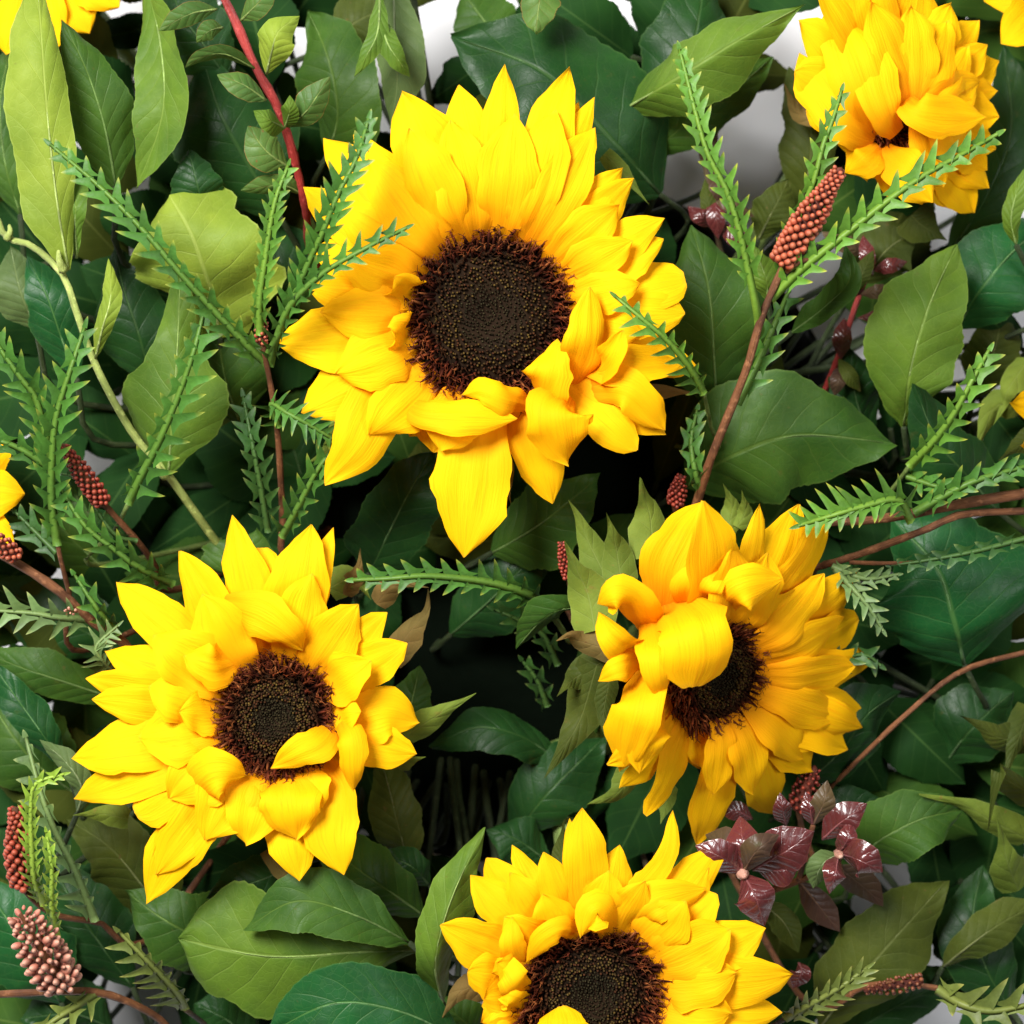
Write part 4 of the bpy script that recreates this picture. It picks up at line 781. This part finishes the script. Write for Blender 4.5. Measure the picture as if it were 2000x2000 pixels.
def spike(parent, p0, p1, rpx, beads, col=((.23, .035, .018), (.40, .12, .06)), bpx=5.6, loose=0.0, single=True, key='red'):
    """a spike of round buds from p0 to p1"""
    a, b = P(*p0), P(*p1); ax = (b - a).normalized(); L = (b - a).length; s1 = ax.cross(V((.2, .3, .9))).normalized(); s2 = ax.cross(s1)
    core = tube('bud_spike', [a, a.lerp(b, .5), b], rpx * S * (.62 if key != 'pink' else .3), rpx * S * (.3 if key != 'pink' else .12), ST_BROWN if key != 'red' else mat_core, parent, n=10, k=10); org = root(parent).location
    allv, allf, allc = [], [], []
    for i in range(beads):
        h = (i + .5) / beads; w = i * 2.39996; pr = (.78 + .5 * sin(pi * min(1, h * 1.1 + .08)) - .55 * max(0, h - .62)) * rpx * S * .72 + rng.uniform(0, loose) * rpx * S
        d = s1 * cos(w) + s2 * sin(w); c = a + ax * L * h + d * pr; r = bpx * S * (1 - .35 * h) * rng.uniform(.8, 1.2) * (1 if key != 'pink' else rng.uniform(.65, 1.1))
        dirn = (d + ax * .45 + V((rng.uniform(-1, 1), rng.uniform(-1, 1), rng.uniform(-1, 1))) * loose * .4).normalized(); q = dirn.to_track_quat('Z', 'Y')
        if single:
            o = link('bud', bud_mesh('%s%d' % (key, i % 4), tuple(x * (.75 + .2 * (i % 4)) for x in col[0]), col[1]), core); o.location = c - org; o.rotation_mode = 'QUATERNION'; o.rotation_quaternion = q; o.scale = (r, r, r * (1.05 + loose))
        else:
            k = len(allv); allv += [c + (q @ V(v)) * r for v in _v]; allf += [tuple(k + x for x in f) for f in _f]; g = rng.uniform(.7, 1.2); allc += [tuple(x * g for x in mix3(col[0], col[1], max(0, v[2] - .2) * .8)) for v in _v]
    if not single: o = mesh('buds', allv, allf, BUDM, core, col=allc); o['kind'] = 'stuff'
mat_core = mat_stem('spike_core', (.10, .02, .012), (.14, .03, .015))
def branch(label, stem_pts, r=(.0016, .0009), mat=ST_BROWN, name='toothed_branch', cat='branch'):
    f0 = foam(stem_pts[0][0], stem_pts[0][1]); t = thing(name, label, cat, f0)
    p = [P(*q) for q in stem_pts]; T = (p[1] - p[0]).normalized() if len(p) > 1 else V((0, 0, 1)); L = (p[0] - f0).length
    tube('stem', [f0, f0 + V((0, 0, .012)) + (p[0] - f0) * .15, p[0] - T * L * .2] + p, r[0], r[1], mat, t, n=36, knobs=.1)
    return t
def twig(t, pts, r=(.0012, .0008), mat=ST_BROWN): tube('twig', [P(*q) for q in pts], r[0], r[1], mat, t, n=14, knobs=.1)

t = branch('brown stemmed branch of toothed fronds overlapping the left petals of the largest sunflower', [(552, 1005, -24), (543, 854, -6), (530, 760, 2), (516, 690, 8), (511, 662, 10)])
frond(t, [(525, 715, 4), (486, 678, 12), (406, 594, 22), (344, 525, 28), (279, 449, 30), (192, 362, 28), (98, 282, 22)], 44, 34, 40, 'g', 4.5)
frond(t, [(508, 655, 12), (507, 587, 18), (518, 507, 22), (536, 398, 26), (563, 322, 26)], 24, 30, 26, 'l', 4.5, lw=10)
frond(t, [(520, 700, 6), (545, 650, 22), (600, 520, 34), (629, 457, 40), (660, 380, 44), (697, 307, 44), (720, 232, 40)], 42, 40, 40, 'g', 4.5, skip=.3)
frond(t, [(527, 715, 4), (541, 659, 20), (567, 597, 30), (629, 535, 38), (717, 483, 42), (794, 445, 38)], 40, 30, 36, 'g', 4.5, lw=10)
frond(t, [(524, 1040, -24), (511, 962, -16), (493, 868, -10), (475, 774, -14)], 36, 36, 34, 'd', 4)
frond(t, [(550, 1050, -20), (580, 995, -8), (612, 933, 0), (641, 890, 2), (690, 846, -2)], 46, 30, 40, 'g', 4.5)
frond(t, [(545, 835, -2), (530, 790, 6), (560, 806, 12), (600, 828, 12), (665, 866, 6)], 32, 30, 20, 'g', 4, ang=75, lw=8)
spike(t, (511, 672, 9), (511, 600, 14), 12, 46, single=False, bpx=4)
t = branch('branch of many crowded toothed fronds around the small deep red bud spike', [(136, 1160, -14), (118, 1090, -6), (108, 1040, -4)], (.0014, .0008))
frond(t, [(112, 1066, -4), (101, 980, 4), (101, 908, 10), (109, 817, 16), (138, 720, 20), (165, 640, 18)], 44, 46, 38, 'g', 5)
frond(t, [(101, 900, 8), (72, 785, 14), (40, 738, 18), (0, 681, 20), (-30, 630, 18)], 42, 40, 38, 'g', 4.5)
frond(t, [(100, 915, 6), (43, 879, 10), (0, 861, 12), (-40, 850, 10)], 34, 40, 34, 'g', 4.5)
frond(t, [(340, 1142, -20), (275, 1111, -6), (225, 1075, 0), (166, 1027, 4), (118, 955, 4)], 44, 42, 40, 'g', 4.5)
frond(t, [(110, 1080, -12), (80, 1050, -14), (30, 1000, -16)], 36, 36, 36, 'd', 4)
t = branch('thick brown stem with narrow grey fronds beside the small disc sunflower', [(236, 1250, -18), (174, 1209, -10), (120, 1158, -6), (58, 1115, -4), (-10, 1076, -4)], (.0019, .0016))
frond(t, [(232, 1240, -14), (188, 1187, -4), (145, 1122, -4)], 30, 26, 40, 'g', 4)
frond(t, [(170, 1210, -10), (110, 1206, -2), (65, 1198, 0), (-20, 1192, 0)], 44, 44, 40, 'e', 4.2, ang=60)
frond(t, [(226, 1316, -14), (200, 1290, -6), (188, 1262, -4), (230, 1222, -6)], 34, 28, 16, 'e', 3.5, ang=80, lw=7)
spike(t, (34, 1090, 2), (-30, 1036, 8), 18, 60, single=False)
spike(t, (150, 1196, -4), (125, 1190, 2), 6, 8, single=False, key='pink', col=((.5, .2, .14), (.7, .42, .3)), bpx=3.5)
t = branch('dark stem carrying a small deep red bud spike among the left fronds', [(300, 1100, -34), (268, 1057, -22), (199, 980, -8)], (.0014, .0011))
spike(t, (202, 984, -8), (122, 870, 4), 19, 110, single=True, bpx=5.6, col=((.19, .02, .012), (.30, .06, .03)), key='dred')
frond(t, [(268, 1057, -20), (220, 1040, -14), (150, 940, -10), (120, 925, -12)], 20, 20, 40, 'd', 3)
t = branch('upright toothed frond in front of the bright narrow waisted leaf', [(225, 1035, -24), (250, 985, -12)], (.0012, .0008), ST_GREEN)
frond(t, [(250, 985, -12), (272, 937, -4), (311, 861, 4), (348, 774, 10), (377, 690, 14), (400, 603, 12)], 32, 62, 42, 'g', 5, lw=15, ang=62, curve=.2)
t = branch('horizontal toothed frond below the longest petal of the largest sunflower', [(1090, 1220, -40), (1063, 1180, -24)], (.0012, .0008), ST_GREEN)
frond(t, [(1063, 1182, -24), (1023, 1158, -12), (961, 1139, -4), (892, 1129, 2), (824, 1125, 6), (759, 1130, 6), (690, 1133, 2)], 32, 40, 37, 'g', 5.5, lw=14, ang=68, tilt=.2)
frond(t, [(1090, 1300, -40), (1060, 1240, -34), (1010, 1210, -30), (965, 1190, -30)], 34, 34, 40, 'd', 4)
frond(t, [(1070, 1380, -44), (1050, 1330, -38), (1020, 1290, -36)], 30, 30, 40, 'd', 4)
t = branch('tall brown branch with a large red bud spike and three toothed fronds', [(1358, 990, -22), (1387, 900, -8), (1420, 817, -2), (1459, 718, 4), (1484, 630, 8), (1503, 580, 10), (1530, 520, 12)], (.0019, .0013))
frond(t, [(1482, 636, 6), (1477, 600, 12), (1459, 514, 18), (1445, 453, 22), (1420, 373, 26), (1383, 301, 28), (1358, 217, 28), (1340, 145, 26), (1327, 96, 24)], 30, 36, 36, 'l', 4.5, lw=12, skip=.18)
frond(t, [(1520, 560, 6), (1545, 470, 10), (1568, 406, 12), (1590, 355, 16), (1608, 283, 18), (1626, 236, 18), (1644, 176, 16)], 32, 32, 34, 'l', 4.5, lw=12)
frond(t, [(1505, 585, 8), (1554, 536, 14), (1597, 500, 18), (1662, 449, 22), (1735, 391, 24), (1807, 341, 24), (1880, 301, 22), (1948, 262, 18)], 44, 36, 42, 'l', 5, lw=14)
frond(t, [(1440, 790, -4), (1480, 710, -2), (1510, 640, 0), (1540, 570, -4)], 26, 40, 44, 'g', 5)
frond(t, [(1372, 960, -16), (1358, 920, -10), (1350, 860, -10), (1362, 800, -12)], 26, 30, 34, 'g', 4)
twig(t, [(1535, 530, 12), (1560, 512, 16), (1590, 505, 16)])
spike(t, (1524, 515, 14), (1641, 332, 24), 28, 170, bpx=7.2, col=((.27, .045, .022), (.46, .14, .07)))
t = branch('small toothed frond lying over the right petals of the largest sunflower', [(1388, 830, -16), (1375, 768, 6)], (.001, .0007), ST_GREEN)
frond(t, [(1375, 770, 6), (1349, 721, 16), (1307, 669, 24), (1261, 628, 28), (1202, 579, 26)], 40, 22, 32, 'l', 4.5, lw=11, ang=70)
t = branch('forked brown stem with bright toothed fronds above the glossy emerald leaf', [(1590, 1110, -34), (1608, 1104, -20), (1680, 1082, -10), (1807, 1035, -2), (1880, 1005, 0), (2010, 998, -4)], (.0013, .0013))
twig(t, [(1620, 1020, -6), (1700, 1016, -3), (1789, 1002, 0), (1880, 984, 2), (2015, 962, 2)], (.0014, .0020))
twig(t, [(1660, 1098, -12), (1720, 1100, -8), (1790, 1098, -8)], (.0008, .0006))
frond(t, [(1780, 1020, 4), (1752, 977, 14), (1680, 991, 18), (1619, 1009, 18), (1560, 1027, 12)], 34, 50, 26, 'l', 5, lw=12, ang=75, skip=.14)
frond(t, [(1785, 1002, 2), (1880, 950, 10), (1950, 925, 10), (2030, 905, 6)], 40, 30, 36, 'g', 5, ang=40)
frond(t, [(2010, 1050, -4), (1900, 1078, -4), (1800, 1096, -6), (1740, 1104, -8)], 22, 22, 40, 'd', 3.5)
frond(t, [(1625, 1106, -14), (1690, 1130, -10), (1754, 1122, -12)], 22, 22, 24, 'e', 4, lw=9)
frond(t, [(1630, 1110, -14), (1662, 1145, -8), (1698, 1187, -6), (1725, 1232, -8)], 28, 28, 26, 'e', 4, lw=10)
frond(t, [(1570, 1350, -30), (1640, 1290, -24), (1690, 1280, -24), (1720, 1300, -26)], 28, 34, 34, 'd', 4)
t = branch('toothed frond in front of the hooked dark leaf', [(1740, 960, -30), (1775, 912, -16)], (.0012, .0008), ST_GREEN)
frond(t, [(1775, 912, -16), (1825, 861, -4), (1865, 806, 4), (1898, 745, 8), (1932, 684, 6)], 34, 44, 38, 'l', 5, lw=14)
frond(t, [(1770, 930, -20), (1830, 950, -14), (1870, 955, -14)], 30, 30, 40, 'g', 4)
t = branch('branch with lime and grey fronds and red bud spike near the pinkish buds', [(190, 1800, -26), (120, 1790, -14), (80, 1772, -8), (45, 1735, -2)], (.0014, .0010))
frond(t, [(86, 1770, -6), (67, 1717, 6), (62, 1662, 12), (60, 1590, 18), (69, 1532, 22), (125, 1512, 22)], 30, 26, 24, 'y', 4, lw=8, ang=40)
frond(t, [(186, 1800, -18), (145, 1698, -6), (109, 1626, 0), (80, 1552, 2), (50, 1440, -4)], 46, 16, 46, 'e', 5, lw=15, ang=75)
frond(t, [(112, 1830, -6), (101, 1771, 4), (101, 1698, 12), (90, 1625, 14)], 26, 22, 26, 'y', 4, lw=9, ang=32)
spike(t, (42, 1732, 0), (30, 1580, 12), 25, 120, bpx=7.4, col=((.22, .028, .015), (.34, .075, .035)), key='red2')
t = branch('brown stem with a loose cluster of pinkish buds', [(320, 1995, -30), (260, 1960, -18), (181, 1936, -10), (80, 1938, -6), (-10, 1942, -6)], (.0016, .0013))
frond(t, [(186, 1940, -10), (150, 1965, -4), (110, 1990, 0), (70, 2020, 0)], 42, 30, 44, 'o', 5, ang=60)
twig(t, [(140, 1936, -8), (125, 1925, 0), (115, 1915, 2)])
spike(t, (122, 1925, 0), (40, 1786, 14), 33, 150, key='pink', col=((.30, .10, .07), (.55, .30, .22)), bpx=8.6, loose=.42)
t = branch('olive toothed frond left of the large pale green leaf', [(400, 2000, -34), (362, 1972, -18)], (.0013, .0009), ST_DARK)
frond(t, [(362, 1972, -18), (344, 1938, -8), (290, 1880, 4), (232, 1820, 8)], 52, 20, 32, 'o', 5, lw=13, ang=68)
t = branch('olive toothed frond between lowest sunflower and wide olive leaf', [(1480, 2020, -30), (1532, 1990, -16)], (.0013, .0009), ST_DARK)
frond(t, [(1532, 1990, -16), (1590, 1959, -6), (1644, 1927, 0), (1694, 1890, 0)], 38, 42, 26, 'o', 5, lw=10, ang=40)
t = branch('broad toothed olive frond with dull brown buds under the wide olive leaf', [(1690, 1925, -34), (1760, 1920, -24), (1830, 1930, -16)], (.0014, .001), ST_BROWN)
frond(t, [(1830, 1932, -16), (1880, 1962, -8), (1940, 1975, -6), (2020, 1960, -6)], 56, 30, 50, 'o', 6, lw=18, ang=62)
spike(t, (1800, 1915, -20), (1690, 1935, -14), 16, 60, single=False, col=((.14, .035, .015), (.25, .09, .04)), bpx=4.5)
t = branch('thin bare reddish twig between tilted sunflower and glossy emerald leaf', [(1600, 1560, -60), (1660, 1500, -40), (1770, 1395, -30), (1880, 1310, -28), (2020, 1270, -32)], (.0008, .0010), ST_BROWN, 'twig_branch', 'twig')
for lb, a_, b_, r_ in (('small red bud spike below the wide olive bract of the tilted sunflower', (1112, 1130, -20), (1096, 1060, -14), 13), ('short red bud spike beside the foot of the tall brown branch', (1318, 985, -26), (1330, 930, -20), 18),
                       ('dull red bud spike under the lowest right petals of the tilted sunflower', (1560, 1580, -36), (1590, 1500, -30), 28)):
    t = branch(lb, [(a_[0] + 6, a_[1] + 40, a_[2] - 10), a_], (.0012, .0011), ST_BROWN, 'bud_branch', 'bud spike'); spike(t, a_, b_, r_, 70, single=False, bpx=4.6, col=((.20, .02, .014), (.32, .06, .03)))
for i, (lb, pts) in enumerate((('dark red twig with glossy reddish leaves behind the red bud spike', [(1600, 790, -60), (1640, 690, -48), (1670, 600, -46), (1700, 520, -52)]), ('dark twig with small brownish leaves beside the white gap', [(1420, 560, -66), (1400, 450, -56), (1385, 360, -54), (1370, 300, -58)]))):
    t = branch(lb, pts, (.0014, .001), ST_RED if i == 0 else ST_DARK, 'twig_branch', 'twig')
    for q in range(9):
        a = rng.random() * 6.3; b = pts[1 + q % 3]; x, y = b[0] + rng.uniform(-12, 12), b[1] + rng.uniform(-30, 30); L = rng.uniform(60, 105)
        leaf(t, [(x, y, b[2]), (x + L * .5 * cos(a), y + L * .5 * sin(a), b[2] + 6), (x + L * cos(a), y + L * sin(a), b[2] + 2)], rng.uniform(30, 46), rng.choice(['plumgreen', 'olive', 'plum']), big=False, rib=False)
